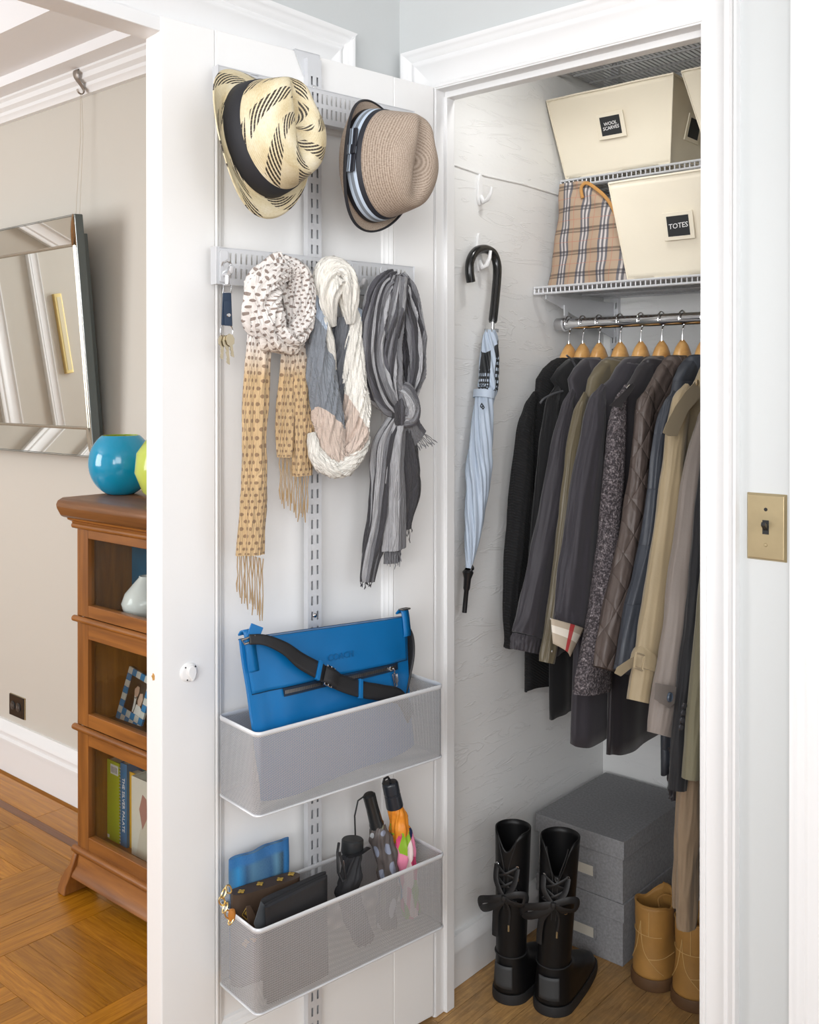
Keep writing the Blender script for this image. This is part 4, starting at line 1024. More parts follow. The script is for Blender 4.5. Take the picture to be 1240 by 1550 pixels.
def spot_mat():
    m, t, b = nt('grey_spotted_umbrella_cloth'); b.inputs['Roughness'].default_value = .5
    uv, u, v = uvn(t); mp = N(t, 'ShaderNodeMapping'); mp.inputs['Scale'].default_value = (5, 5, 1); lk(t, uv, mp.inputs[0])
    vo = N(t, 'ShaderNodeTexVoronoi', i_Scale=1., i_Randomness=.35); vo.voronoi_dimensions = '2D'; lk(t, mp.outputs[0], vo.inputs['Vector'])
    sc = N(t, 'ShaderNodeSeparateColor'); lk(t, vo.outputs['Color'], sc.inputs[0])
    col = ramp(t, sc.outputs[0], [(0, hexc('b9bcc0')), (.4, hexc('8d93a5')), (.7, hexc('77745e'))], 'CONSTANT')
    lk(t, mix(t, math_(t, 'LESS_THAN', vo.outputs['Distance'], .27), hexc('5d5654'), col), b.inputs['Base Color']); return m
t, ax, q = short_umbrella('grey spotted folding umbrella with black handle, middle of the three', atD(558, 1201, .062), atD(571, 1251, .068), dp(.205, .085, zf + .004), .0135, .0205, mat('black_gloss', (.02, .021, .022), .22), spot_mat(), [(.001, 1), (.7, .995), (.95, .95), (.92, .6), (1.0, .15), (1.08, .1), (1.1, 0)], 5)
b = MB(); b.tube([atD(*p) for p in ((553, 1204, .058), (542, 1212, .056), (537, 1235, .056), (538, 1265, .058), (545, 1285, .060))], .0016, 8); b.build('wrist_loop', bl, t, smooth=True)
def flower_mat():
    m, t, b = nt('orange_flowered_umbrella_cloth'); b.inputs['Roughness'].default_value = .5
    uv, u, v = uvn(t); mp = N(t, 'ShaderNodeMapping'); mp.inputs['Scale'].default_value = (9, 9, 1); lk(t, uv, mp.inputs[0])
    vo = N(t, 'ShaderNodeTexVoronoi', i_Scale=1.); vo.voronoi_dimensions = '2D'; lk(t, mp.outputs[0], vo.inputs['Vector']); sc = N(t, 'ShaderNodeSeparateColor'); lk(t, vo.outputs['Color'], sc.inputs[0])
    fl = ramp(t, sc.outputs[0], [(0, hexc('e88aa8')), (.22, hexc('8fb52c')), (.45, hexc('f0d9d6')), (.62, hexc('1f2b52')), (.78, hexc('3f8fd0')), (.88, hexc('d94a77'))], 'CONSTANT')
    n = N(t, 'ShaderNodeTexNoise', i_Scale=9.); lk(t, uv, n.inputs['Vector'])
    og = ramp(t, n.outputs['Fac'], [(.3, hexc('d9801d')), (.7, hexc('f09a32'))])
    k = math_(t, 'GREATER_THAN', math_(t, 'ADD', v, math_(t, 'MULTIPLY', math_(t, 'SUBTRACT', n.outputs['Fac'], .5), .5)), .46)
    lk(t, mix(t, k, og, fl), b.inputs['Base Color']); return m
t, ax, q = short_umbrella('orange flowered folding umbrella with black handle, rightmost of the three', atD(590, 1183, .062), atD(598, 1222, .068), dp(.135, .082, zf + .004), .0165, .0195, mat('navy_black_plastic', (.022, .026, .034), .25), flower_mat(), [(.001, 1), (.85, .99), (.95, .95), (1, .9), (1, .55), (.94, .53), (.94, .50), (1, .48), (1.06, .05), (1.02, 0)], 8)
b = MB(); b.tube([atD(*p) for p in ((580, 1187, .060), (582, 1179, .062), (587, 1176, .064), (591, 1182, .064))], .0026, 8); b.build('wrist_loop', bl, t, smooth=True)
# ------------------------------------------------------------------ wire shelves, brackets, wall upright, rod
def wire_shelf(label, x0, x1, yf, yb, z):
    t = thing('wire_shelf', label, 'shelf', ((x0 + x1) / 2, yf, z))
    b = MB(); n = int((x1 - x0) / .0127)
    for i in range(n + 1):
        x = x0 + (x1 - x0) * i / n; b.tube([(x, yb, z), (x, yf + .002, z), (x, yf, z - .002), (x, yf, z - .016)], .0017, 5)
    b.build('deck_wires', M['silver'], t, kind='stuff')
    for y, zz in ((yf - .002, z - .016), (yf - .001, z), ((yf * 2 + yb) / 3, z - .003), ((yf + yb * 2) / 3, z - .003), (yb, z - .003)):
        b = MB(); b.tube([(x0, y, zz), (x1, y, zz)], .0030, 8); b.build('cross_rod', M['silver'], t, smooth=True)
    b = MB(); b.tube([(x0, yf, z - .016), (x0, yf, z), (x0, yb, z)], .0030, 8); b.build('end_rod', M['silver'], t, smooth=True)
    return t
S1Z, S2Z, S3Z = 1.616, 1.903, 2.196
wire_shelf('lowest grey wire shelf, carrying the plaid tote and the TOTES bin', -.042, .79, .451, .795, S1Z)
wire_shelf('middle grey wire shelf, carrying the WOOL SCARVES bin', -.042, .79, .574, .795, S2Z)
wire_shelf('topmost grey wire shelf, close under the closet head', -.042, .79, .56, .795, S3Z)
t = thing('wall_upright', 'narrow slotted grey wall upright behind the coat hangers', 'rack', (-.008, .80, .9))
b = MB(); hs = []; z = .02
while z < 1.5: hs += [(.005, z, .009, z + .016), (.015, z, .019, z + .016)]; z += .0315
rail_plate(b, frameM((-.020, .796, .9), (1, 0, 0), (0, 0, 1)), .024, 1.52, hs); b.build('slotted_strip', M['silver'], t, solid=-.001)
b = MB(); b.box((-.020, .796, .9), (-.0188, .808, 2.42)); b.box((.0028, .796, .9), (.004, .808, 2.42)); b.build('channel_side', M['silver'], t)
for yf, z, nm in ((.455, S1Z, 'lowest'), (.58, S2Z, 'middle')):
    t = thing('shelf_bracket', 'triangular grey bracket carrying the %s wire shelf at its left end' % nm, 'bracket', (-.01, .79, z))
    b = MB(); b.prism([(yf, z - .019), (yf, z - .030), (.785, z - .115), (.795, z - .115), (.795, z - .019)], lambda u, v: Vector((-.012, u, v)), lambda u, v: Vector((-.0095, u, v))); b.build('bracket_plate', M['silver'], t, bev=.0005)
    if nm == 'lowest':
        b = MB(); b.box((-.009, .536, 1.548), (-.006, .552, z - .04)); b.tube([(-.0075, .543 + .019 * math.cos(R(a)), 1.529 + .019 * math.sin(R(a))) for a in range(-200, 30, 15)], .0025, 6); b.build('rod_holder', M['silver'], t)
RY, RZ = .543, 1.527
t = thing('clothes_rod', 'chrome clothes rod carrying the row of wooden hangers', 'rod', (.38, RY, RZ))
b = MB(); b.lathe([(.0145, 0), (.0145, .825)], 24, Matrix.Translation((-.028, RY, RZ)) @ Matrix.Rotation(R(90), 4, 'Y')); b.build('tube', M['chrome'], t, smooth=True)
b = MB(); b.lathe([(.0001, -.002), (.0155, -.002), (.0165, 0), (.0165, .022), (.015, .023)], 24, Matrix.Translation((-.032, RY, RZ)) @ Matrix.Rotation(R(90), 4, 'Y')); b.build('end_cap', M['steel'], t, smooth=True)
# ------------------------------------------------------------------ canvas bins
M['canvas'] = mat('cream_canvas', hexc('efe6d2'), .85, bscale=380, bstr=.2, var=.03, vscale=6)
M['card'] = mat('black_card', hexc('26282a'), .6); M['chalk'] = mat('chalk_white', (.9, .9, .9), .8)
def canvas_bin(label, bot, top, words, u0=.5, v0=.5, lw=.066, lh=.06, twosize=.020):
    """bot/top: (x0, x1, y0, y1, z) of the base and of the wider rim"""
    t = thing('canvas_bin', label, 'bin', ((bot[0] + bot[1]) / 2, bot[2], bot[4]), group=None)
    def P(cx, cy, v): return Vector((bot[cx] + (top[cx] - bot[cx]) * v, bot[2 + cy] + (top[2 + cy] - bot[2 + cy]) * v, bot[4] + (top[4] - bot[4]) * v))
    n = 14; b = MB(); ring = []
    C4 = [(0, 0), (1, 0), (1, 1), (0, 1)]
    G = []
    for k in range(4):
        a, c = C4[k], C4[(k + 1) % 4]
        for i in range(n):
            u = i / n; col = []
            for j in range(n + 1):
                v = j / n; p = P(*a, v).lerp(P(*c, v), u); e = math.sin(math.pi * u) * math.sin(math.pi * min(1, v))
                o = Vector(((a[0] + c[0] - 1), (a[1] + c[1] - 1), 0)); p += o * (-.006 * e + .006 * noise.noise(p * 11) * (.3 + v * .4) * min(1, 6 * u * (1 - u)))
                col.append(p)
            G.append(col)
    b.grid(G, closeu=True); b.build('canvas_body', M['canvas'], t, smooth=True, solid=-.004, angle=40)
    b = MB(); b.hexa([P(*c, .0) for c in C4] + [P(*c, .03) for c in C4]); b.build('base_board', M['canvas'], t)
    for v in (.965,):
        b = MB(); loop = [c[-1] for c in G]; b.tube([p + UP * -.001 for p in loop], .0028, 6, closed=True); b.build('rim_hem', M['canvas'], t, smooth=True)
    for c in C4:
        o = Vector((c[0] - .5, c[1] - .5, 0)).normalized() * .0012; b = MB(); b.tube([P(*c, v / 8) + o for v in range(9)], .0016, 5); b.build('corner_seam', M['canvas'], t, smooth=True)
    # label pocket on the front
    c = P(0, 0, v0).lerp(P(1, 0, v0), u0); up = (P(0, 0, 1) - P(0, 0, 0)); up.x = 0; Mf = frameM(c + Vector((0, -.0015, 0)), (1, 0, 0), up)
    b = MB(); b.box((-lw / 2, -lh / 2, -.002), (lw / 2, lh / 2, .0012), Mf); b.build('label_pocket', M['canvas'], t, bev=.001)
    b = MB(); b.box((-lw * .36, -lh * .36, -.001), (lw * .36, lh * .36, .0018), Mf); cd_ = b.build('card', M['card'], t)
    L = words.split('\n')
    for i, w in enumerate(L):
        if w: text(w, twosize, Mf @ Matrix.Translation((0, (len(L) - 1) * twosize * .45 - i * twosize * .92, .0019)) @ Matrix.Rotation(R(3), 4, 'Z'), M['chalk'], cd_, 'chalk_words', .0003, .12, .95, .0)
    # the same pocket on the right-hand side
    c = P(1, 0, .5).lerp(P(1, 1, .5), .5); up = (P(1, 0, 1) - P(1, 0, 0)); up.y = 0; Ms = frameM(c + Vector((.001, 0, 0)), (0, 1, 0), up)
    b = MB(); b.box((-lw / 2, -lh / 2, -.002), (lw / 2, lh / 2, .0012), Ms); b.box((-lw * .36, -lh * .36, .001), (lw * .36, lh * .36, .0018), Ms, 1); b.build('side_pocket', [M['canvas'], M['card']], t)
    return t
zb1 = S2Z + .003
b0, b1_ = atY(858, 271, .582), atY(1014, 248, .582); t0, t1 = atY(828, 153.5, .507), atY(1019, 109, .507)
bin1 = canvas_bin('cream canvas bin labelled WOOL SCARVES on the middle wire shelf', (b0.x, b1_.x, .582, .775, zb1), (t0.x, t1.x, .507, .795, (t0.z + t1.z) / 2), 'WOOL\nSCARVES', .50, .56, .076, .064, .0118)
w1 = t1.x - t0.x
canvas_bin('cream canvas bin cut off at the right end of the middle shelf', (b0.x + w1 + .045, b1_.x + w1 + .045, .582, .775, zb1), (t0.x + w1 + .022, t1.x + w1 + .022, .507, .795, (t0.z + t1.z) / 2), '', .5, .56, .076, .064, .0118)
b0 = atY(951.6, 422, .482); t0 = atY(922, 277, .420); zb2 = S1Z + .003
canvas_bin('cream canvas bin labelled TOTES on the lowest wire shelf', (b0.x, b0.x + .29, .482, .74, zb2), (t0.x, t0.x + .385, .420, .775, t0.z), 'TOTES', .45, .50, .074, .064, .0165)
# ------------------------------------------------------------------ plaid tote
def plaid_mat():
    m, t, b = nt('tan_plaid_cloth'); b.inputs['Roughness'].default_value = .55
    tc = N(t, 'ShaderNodeUVMap'); s_ = N(t, 'ShaderNodeSeparateXYZ'); lk(t, tc.outputs[0], s_.inputs[0])
    x = math_(t, 'FRACT', math_(t, 'MULTIPLY', s_.outputs[0], 1 / .056)); z = math_(t, 'FRACT', math_(t, 'MULTIPLY', s_.outputs[1], 1 / .056))
    def st(v, a, w): return math_(t, 'MULTIPLY', math_(t, 'GREATER_THAN', v, a), math_(t, 'LESS_THAN', v, a + w))
    def add(*q):
        r = q[0]
        for k in q[1:]: r = math_(t, 'MAXIMUM', r, k)
        return r
    c = hexc('ab947d')
    wx = add(st(x, .18, .46)); wz = add(st(z, .25, .22))
    c = mix(t, math_(t, 'MULTIPLY', wz, .45), c, hexc('8d7966')); c = mix(t, math_(t, 'MULTIPLY', wx, .55), c, hexc('d9dade'))
    dx = add(st(x, .18, .10), st(x, .36, .09), st(x, .54, .10)); dz = add(st(z, .25, .06), st(z, .38, .09))
    c = mix(t, math_(t, 'MULTIPLY', dz, .6), c, hexc('4c4038')); c = mix(t, math_(t, 'MULTIPLY', dx, .8), c, hexc('2c3040'))
    both = math_(t, 'MULTIPLY', add(dx, wx), add(dz, wz)); c = mix(t, math_(t, 'MULTIPLY', both, .25), c, hexc('20222c'))
    rd = add(st(x, .84, .022), st(z, .84, .022)); c = mix(t, math_(t, 'MULTIPLY', rd, .6), c, hexc('b5604e'))
    lk(t, c, b.inputs['Base Color']); n = N(t, 'ShaderNodeTexNoise', i_Scale=400.); lk(t, coords(t), n.inputs['Vector']); bump(t, b, n.outputs['Fac'], .1, .001)
    return m
M['plaid'] = plaid_mat()
tote = thing('plaid_tote', 'tan plaid tote with leather handles, left end of the lowest wire shelf', 'bag', (.06, .52, S1Z))
rows = [(429, 818.7, 950), (400, 823, 948), (365, 826, 942), (340, 829, 934), (315, 830, 915), (295, 831, 893), (275.5, 831.6, 872)]
nz_ = S1Z + .003; rowsP = []
for py, xl, xr in rows: rowsP.append((atY(xl, py, .47).x, atY(xr, py - (429 - py) * .0, .47).x, atY(xl, py, .47).z))
z_lo, z_hi = nz_, rowsP[-1][2]
xl_ = [(r[2], r[0]) for r in rowsP]; xr_ = [(r[2], r[1]) for r in rowsP]
def tp(u, v, side):
    z = z_lo + (z_hi - z_lo) * v; zz = max(z, rowsP[0][2])
    a, c = lerp(xl_, zz), lerp(xr_, zz); x = max(a, -.042) + (c - max(a, -.042)) * u
    d = .055 * (1 - .75 * v) * (1 - (2 * u - 1) ** 6) ** .5 + .003
    y = .525 - .0 * v + side * d + .010 * noise.noise(Vector((u * 4, v * 5, side))) * (1 - v * .3)
    return Vector((x, y, z))
n = 36; b = MB()
for s_ in (-1, 1):
    G = [[tp(i / n, j / n, s_) for j in range(n + 1)] for i in range(n + 1)]; k0 = len(b.uv); b.grid(G)
    for f in range(k0, len(b.uv)): b.uv[f] = [(b.v[i][0], b.v[i][2]) for i in b.f[f]]
for u in (0, 1):
    k0 = len(b.uv); b.grid([[tp(u, j / n, s_) for j in range(n + 1)] for s_ in (-1, 1)])
    for f in range(k0, len(b.uv)): b.uv[f] = [(b.v[i][1] + .02, b.v[i][2]) for i in b.f[f]]
k0 = len(b.uv); b.grid([[tp(i / n, 0, s_) for s_ in (-1, 1)] for i in range(n + 1)])
b.build('bag_body', M['plaid'], tote, smooth=True, angle=50)
M['tanleather'] = mat('tan_leather', hexc('bd8a4b'), .45)
for oy, pts in ((.50, [(882, 300), (880, 284), (888, 277), (903, 286), (918, 300), (930, 320), (938, 345)]), (.53, [(893, 302), (894, 293), (903, 291), (916, 303), (926, 325), (934, 348), (939, 364)])):
    P_ = catmull([tuple(atY(x_, y_, oy)) for x_, y_ in pts], 30); b = MB(); b.tube(P_, [(.0045, .0035)] * 30, 8); b.build('handle', M['tanleather'], tote, smooth=True)
# ------------------------------------------------------------------ hooks and crook umbrella on the left wall
WXL = CX0
def wall_hook(label, top, bot, wp=.012):
    c0, c1 = atX(*top, WXL + .004), atX(*bot, WXL + .004); t = thing('wall_hook', label, 'hook', (WXL, c0.y, c1.z))
    y0 = (c0.y + c1.y) / 2; zt, zb_ = c0.z, c1.z; H = zt - zb_; b = MB(); pts = []
    for k in range(24):
        a = 2 * math.pi * k / 24; pts.append((wp * math.cos(a) * (1.0 if math.sin(a) < 0 else .8), (zt + zb_) / 2 + H / 2 * math.copysign(abs(math.sin(a)) ** .8, math.sin(a))))
    b.prism(pts, lambda u, v: Vector((WXL, y0 + u, v)), lambda u, v: Vector((WXL + .006, y0 + u * .9, v)))
    b.build('back_plate', M['white_plastic'], t, bev=.0015)
    b = MB(); b.tube([(WXL + .005, y0, zb_ + H * .28), (WXL + .014, y0, zb_ + H * .10), (WXL + .026, y0, zb_ + H * .16), (WXL + .034, y0, zb_ + H * .34), (WXL + .037, y0, zb_ + H * .52)], [(.006, .005), (.006, .005), (.006, .005), (.005, .004), (.004, .003)], 10); b.build('prong', M['white_plastic'], t, smooth=True)
    return t, y0, zb_, H
wall_hook('empty white adhesive hook on the closet wall, above the umbrella', (727, 262), (727, 311))
t_, hy, hz, hh = wall_hook('white adhesive hook holding the crook-handled umbrella', (722, 352), (729, 412))
um = thing('crook_umbrella', 'light blue printed umbrella with black crook handle on the closet wall', 'umbrella', atX(704, 925, -.015))
XU = WXL + .024
cr = [(713, 427, 0), (711, 412, 0), (712, 395, 0), (720, 381, 0), (733, 377, 0), (745, 382, .003), (751, 394, .005), (753, 412, .008), (750, 450, .012), (746, 488, .016)]
P_ = catmull([tuple(atX(x_, y_, XU + o)) for x_, y_, o in cr], 60)
b = MB(); b.tube(P_, [.0105] * 57 + [.0105, .0105, .009], 14); b.build('crook_handle', mat('black_lacquer', (.014, .014, .014), .18), um, smooth=True)
b = MB(); b.tube([atX(746, 486, XU + .016), atX(745, 505, XU + .016)], .005, 10); b.tube([atX(712, 858, XU + .01), atX(708, 862, XU + .01)], .011, 12); b.build('shaft', M['chrome'], um, smooth=True)
def umb_mat():
    m, t, b = nt('light_blue_umbrella_cloth'); b.inputs['Roughness'].default_value = .5
    uv, u, v = uvn(t)
    x = math_(t, 'FRACT', math_(t, 'MULTIPLY', u, 26.)); y = math_(t, 'FRACT', math_(t, 'MULTIPLY', v, 46.))
    win = math_(t, 'MULTIPLY', math_(t, 'GREATER_THAN', x, .45), math_(t, 'GREATER_THAN', y, .5))
    sl = math_(t, 'MULTIPLY_ADD', math_(t, 'SINE', math_(t, 'MULTIPLY_ADD', u, 6.2832, 4.6)), .045, v)
    blk = math_(t, 'MULTIPLY', math_(t, 'GREATER_THAN', sl, .125), math_(t, 'LESS_THAN', sl, .345))
    lower = math_(t, 'GREATER_THAN', sl, .20)
    part = math_(t, 'GREATER_THAN', math_(t, 'SINE', math_(t, 'MULTIPLY_ADD', u, 18.85, 1.2)), -.62)
    k = math_(t, 'MULTIPLY', math_(t, 'MULTIPLY', blk, part), math_(t, 'SUBTRACT', 1., math_(t, 'MULTIPLY', win, lower)))
    lk(t, mix(t, k, hexc('b2bfcf'), hexc('26282b')), b.inputs['Base Color']); return m
up_ = [(743, 500, 9, .010), (742, 515, 14, .016), (741, 545, 17, .020), (739, 585, 17, .020), (735, 598, 15, .018), (731, 620, 16, .019), (728, 680, 20, .023), (724, 730, 20, .023), (718, 790, 16, .018), (712, 840, 9, .011), (709, 860, 5, .006)]
def xpath(P, X):
    out = []
    for px, py, w, d in P:
        c = atX(px, py, X); e = atX(px + w, py, X); out.append((c, (e - c).length * .55, d))
    return out
b = MB(); bundle(b, xpath(up_, XU + .016), Vector((1, 0, 0)), nv=120, nu=120, k=8, amp=.16, twist=-1.1, nz=.12, nzs=20, cr=.12, crf=2.2)
um_c = b.build('canopy', umb_mat(), um, smooth=True, angle=0)
M['ublue'] = mat('blue_band', hexc('b2bfcf'), .5)
c = atX(733, 597, XU + .016); c2 = atX(734, 588, XU + .016); axu = (c2 - c).normalized(); q = axu.to_track_quat('Z', 'Y').to_matrix().to_4x4()
b = MB(); b.lathe([(.0255, -.009), (.0265, -.009), (.0265, .009), (.0255, .009)], 32, Matrix.Translation(c) @ q @ Matrix.Diagonal((1.0, .9, 1, 1))); b.build('closing_band', M['ublue'], um, smooth=True)
pB = atX(730, 615, XU + .048); d_ = (atX(726, 622, XU + .048) - atX(732, 611, XU + .048))
text('B', .022, frameM(pB, d_, Vector((0, 1, .35))), M['black'], um, 'printed_letter', .0006)
b = MB(); b.lathe([(.0001, .0), (.0055, .001), (.0055, .05), (.0075, .055), (.0085, .078), (.013, .092), (.009, .098)], 16, Matrix.Translation(atX(703, 928, XU + .008)) @ (atX(709, 862, XU + .01) - atX(703, 928, XU + .008)).normalized().to_track_quat('Z', 'Y').to_matrix().to_4x4()); b.build('ferrule', M['black'], um, smooth=True, angle=35)
for k in range(8):
    a = 2 * math.pi * k / 8; p = atX(744, 503, XU + .016) + Vector((.014 * math.cos(a), .017 * math.sin(a), .0)); b = MB(); b.tube([p, p + UP * .008], [.0016, .0022], 6); b.build('rib_tip', M['steel'], um, smooth=True)
# ------------------------------------------------------------------ hangers and coats
M['hanger'] = wood('hanger_wood', hexc('c08a4c'), hexc('deb070'), .3, 1, 8, .12)
hg = None
def hanger(i, x, label):
    t = thing('coat_hanger', label, 'hanger', (x, RY, RZ), group=None)
    b = MB(); pts = []
    for a in range(-60, 205, 15): pts.append((x, RY + .0195 * math.cos(R(a)) , RZ + .001 + .0185 * math.sin(R(a))))
    pts = pts[::-1] + [(x, RY + .0195 * math.cos(R(-75)), RZ - .018), (x, RY + .002, RZ - .032), (x, RY, RZ - .045), (x, RY, RZ - .068)]
    b.tube(pts, .0019, 8); b.build('hook', M['chrome'], t, smooth=True)
    b = MB(); rows = []
    for k in range(25):
        y = -.105 + .21 * k / 24; e = abs(y) / .105; zt = RZ - .048 - .040 * min(1, e * 2.2) ** 1.7 - .085 * e ** 1.2; h = .066 * (1 - e) ** 1.6 + .018; w = .012 + .006 * (1 - e); yy = RY + y; zt -= h / 2
        rows.append([Vector((x + w * cx, yy, zt + h / 2 * cz)) for cx, cz in [(math.cos(2 * math.pi * q_ / 12 - 1.3), math.copysign(abs(math.sin(2 * math.pi * q_ / 12 - 1.3)) ** .9, math.sin(2 * math.pi * q_ / 12 - 1.3))) for q_ in range(12)]])
    G = [[rows[k][i_] for k in range(25)] for i_ in range(12)]; b.grid(G, closeu=True)
    for e in (0, 24): b.add(rows[e], [tuple(range(12))])
    b.build('wooden_bar', M['hanger'], t, smooth=True, angle=60)
    return t
HXS = [.002, .043, .090, .149, .205, .260, .313, .367, .420, .470, .515, .560]
nmz = ['black knit cardigan', 'black coat with grey piping', 'charcoal rain jacket', 'olive jacket', 'charcoal trench with the checked cuff', 'grey nubbly coat', 'brown quilted jacket', 'navy quilted coat', 'tan trench coat', 'taupe overcoat', 'black blazer', 'olive coat at the right end']
for i, x in enumerate(HXS): hanger(i, x, 'wooden hanger with a chrome hook carrying the ' + nmz[i])
def cloth(name, col, rough=.7, bs=0, st=.2, dist=.001, sheen=.15, spec=.4, var=.06):
    return mat(name, hexc(col), rough, var=var, vscale=10, bscale=bs or 260, bstr=st, bdist=dist, sheen=sheen, spec=spec)
def quilt(name, col, kind='diamond', rough=.5):
    m, t, b = nt(name); b.inputs['Base Color'].default_value = rgba(hexc(col)); b.inputs['Roughness'].default_value = rough
    co = coords(t, 'Object'); s_ = N(t, 'ShaderNodeSeparateXYZ'); lk(t, co, s_.inputs[0]); y = math_(t, 'ADD', s_.outputs[1], s_.outputs[0]); z = s_.outputs[2]
    def tri(v, p): return math_(t, 'ABSOLUTE', math_(t, 'SUBTRACT', math_(t, 'FRACT', math_(t, 'MULTIPLY', v, 1 / p)), .5))
    if kind == 'diamond':
        a = tri(math_(t, 'ADD', y, z), .075); c = tri(math_(t, 'SUBTRACT', y, z), .075)
        h = math_(t, 'MINIMUM', math_(t, 'MINIMUM', math_(t, 'MULTIPLY', math_(t, 'SUBTRACT', .5, a), 4.), math_(t, 'MULTIPLY', math_(t, 'SUBTRACT', .5, c), 4.)), 1.)
    else:
        h = math_(t, 'MINIMUM', math_(t, 'MULTIPLY', math_(t, 'SUBTRACT', .5, tri(z, .115)), 5.), 1.)
    n = N(t, 'ShaderNodeTexNoise', i_Scale=30., i_Detail=3.); lk(t, co, n.inputs['Vector'])
    bump(t, b, math_(t, 'MULTIPLY_ADD', n.outputs['Fac'], .5, math_(t, 'POWER', h, .5)), .6, .006); return m
def knit(name, col):
    m, t, b = nt(name); b.inputs['Base Color'].default_value = rgba(hexc(col)); b.inputs['Roughness'].default_value = .9
    co = coords(t, 'Object'); s_ = N(t, 'ShaderNodeSeparateXYZ'); lk(t, co, s_.inputs[0])
    w = math_(t, 'SINE', math_(t, 'MULTIPLY', math_(t, 'ADD', s_.outputs[2], math_(t, 'MULTIPLY', s_.outputs[1], .6)), 900.)); bump(t, b, w, .5, .002); return m
def boucle():
    m, t, b = nt('nubbly_grey_boucle'); b.inputs['Roughness'].default_value = .95
    v = N(t, 'ShaderNodeTexVoronoi', i_Scale=260.); lk(t, coords(t), v.inputs['Vector']); n = N(t, 'ShaderNodeTexNoise', i_Scale=150., i_Detail=3.); lk(t, coords(t), n.inputs['Vector'])
    f = math_(t, 'MULTIPLY_ADD', v.outputs['Distance'], -.6, n.outputs['Fac'])
    lk(t, ramp(t, f, [(.05, hexc('3a3538')), (.35, hexc('6f676a')), (.55, hexc('a39c9d'))]), b.inputs['Base Color']); bump(t, b, f, .9, .004); return m
CM = [knit('black_knit', '121214'), cloth('black_wool', '151517', .9), cloth('charcoal_nylon', '39363b', .62), cloth('olive_sheen', '655c48', .42), cloth('charcoal_gabardine', '353238', .68),
      cloth('dark_nylon', '2a272b', .4), quilt('brown_quilting', '574c47', 'diamond', .5), quilt('navy_quilting', '3b3f47', 'rows', .5), cloth('tan_gabardine', 'a39274', .6), cloth('taupe_gabardine', '857b74', .6), cloth('black_suiting', '1a1a1d', .7), cloth('olive_drab', '69644f', .7)]
BOU = boucle(); BN = Vector((1, 0, 0))
def sleeve_path(P, X, dmax=.026):
    out = []
    for px, py, w in P:
        c = atX(px, py, X); dist = (c - CAM).length * .97; W = w * dist / FPX; ang = YAW - math.atan((px - 620) / FPX)
        d = min(dmax, W * .9); r = W * W - (d * math.cos(ang)) ** 2
        out.append((c, max(.014, math.sqrt(max(r, 0)) / math.sin(ang)), d))
    return out
def sleeve(X, P, m, par, name='sleeve', nv=110, seed=0, amp=.05, k=3, nz=.12, dmax=.026, cr=.14, **kw):
    b = MB(); bundle(b, sleeve_path(P, X, dmax), BN, nv=nv, nu=72, k=k, amp=amp, nz=nz, nzs=14, seed=seed, cr=cr, crf=1.5, crv=9, **kw); return b.build(name, m, par, smooth=True, angle=0)
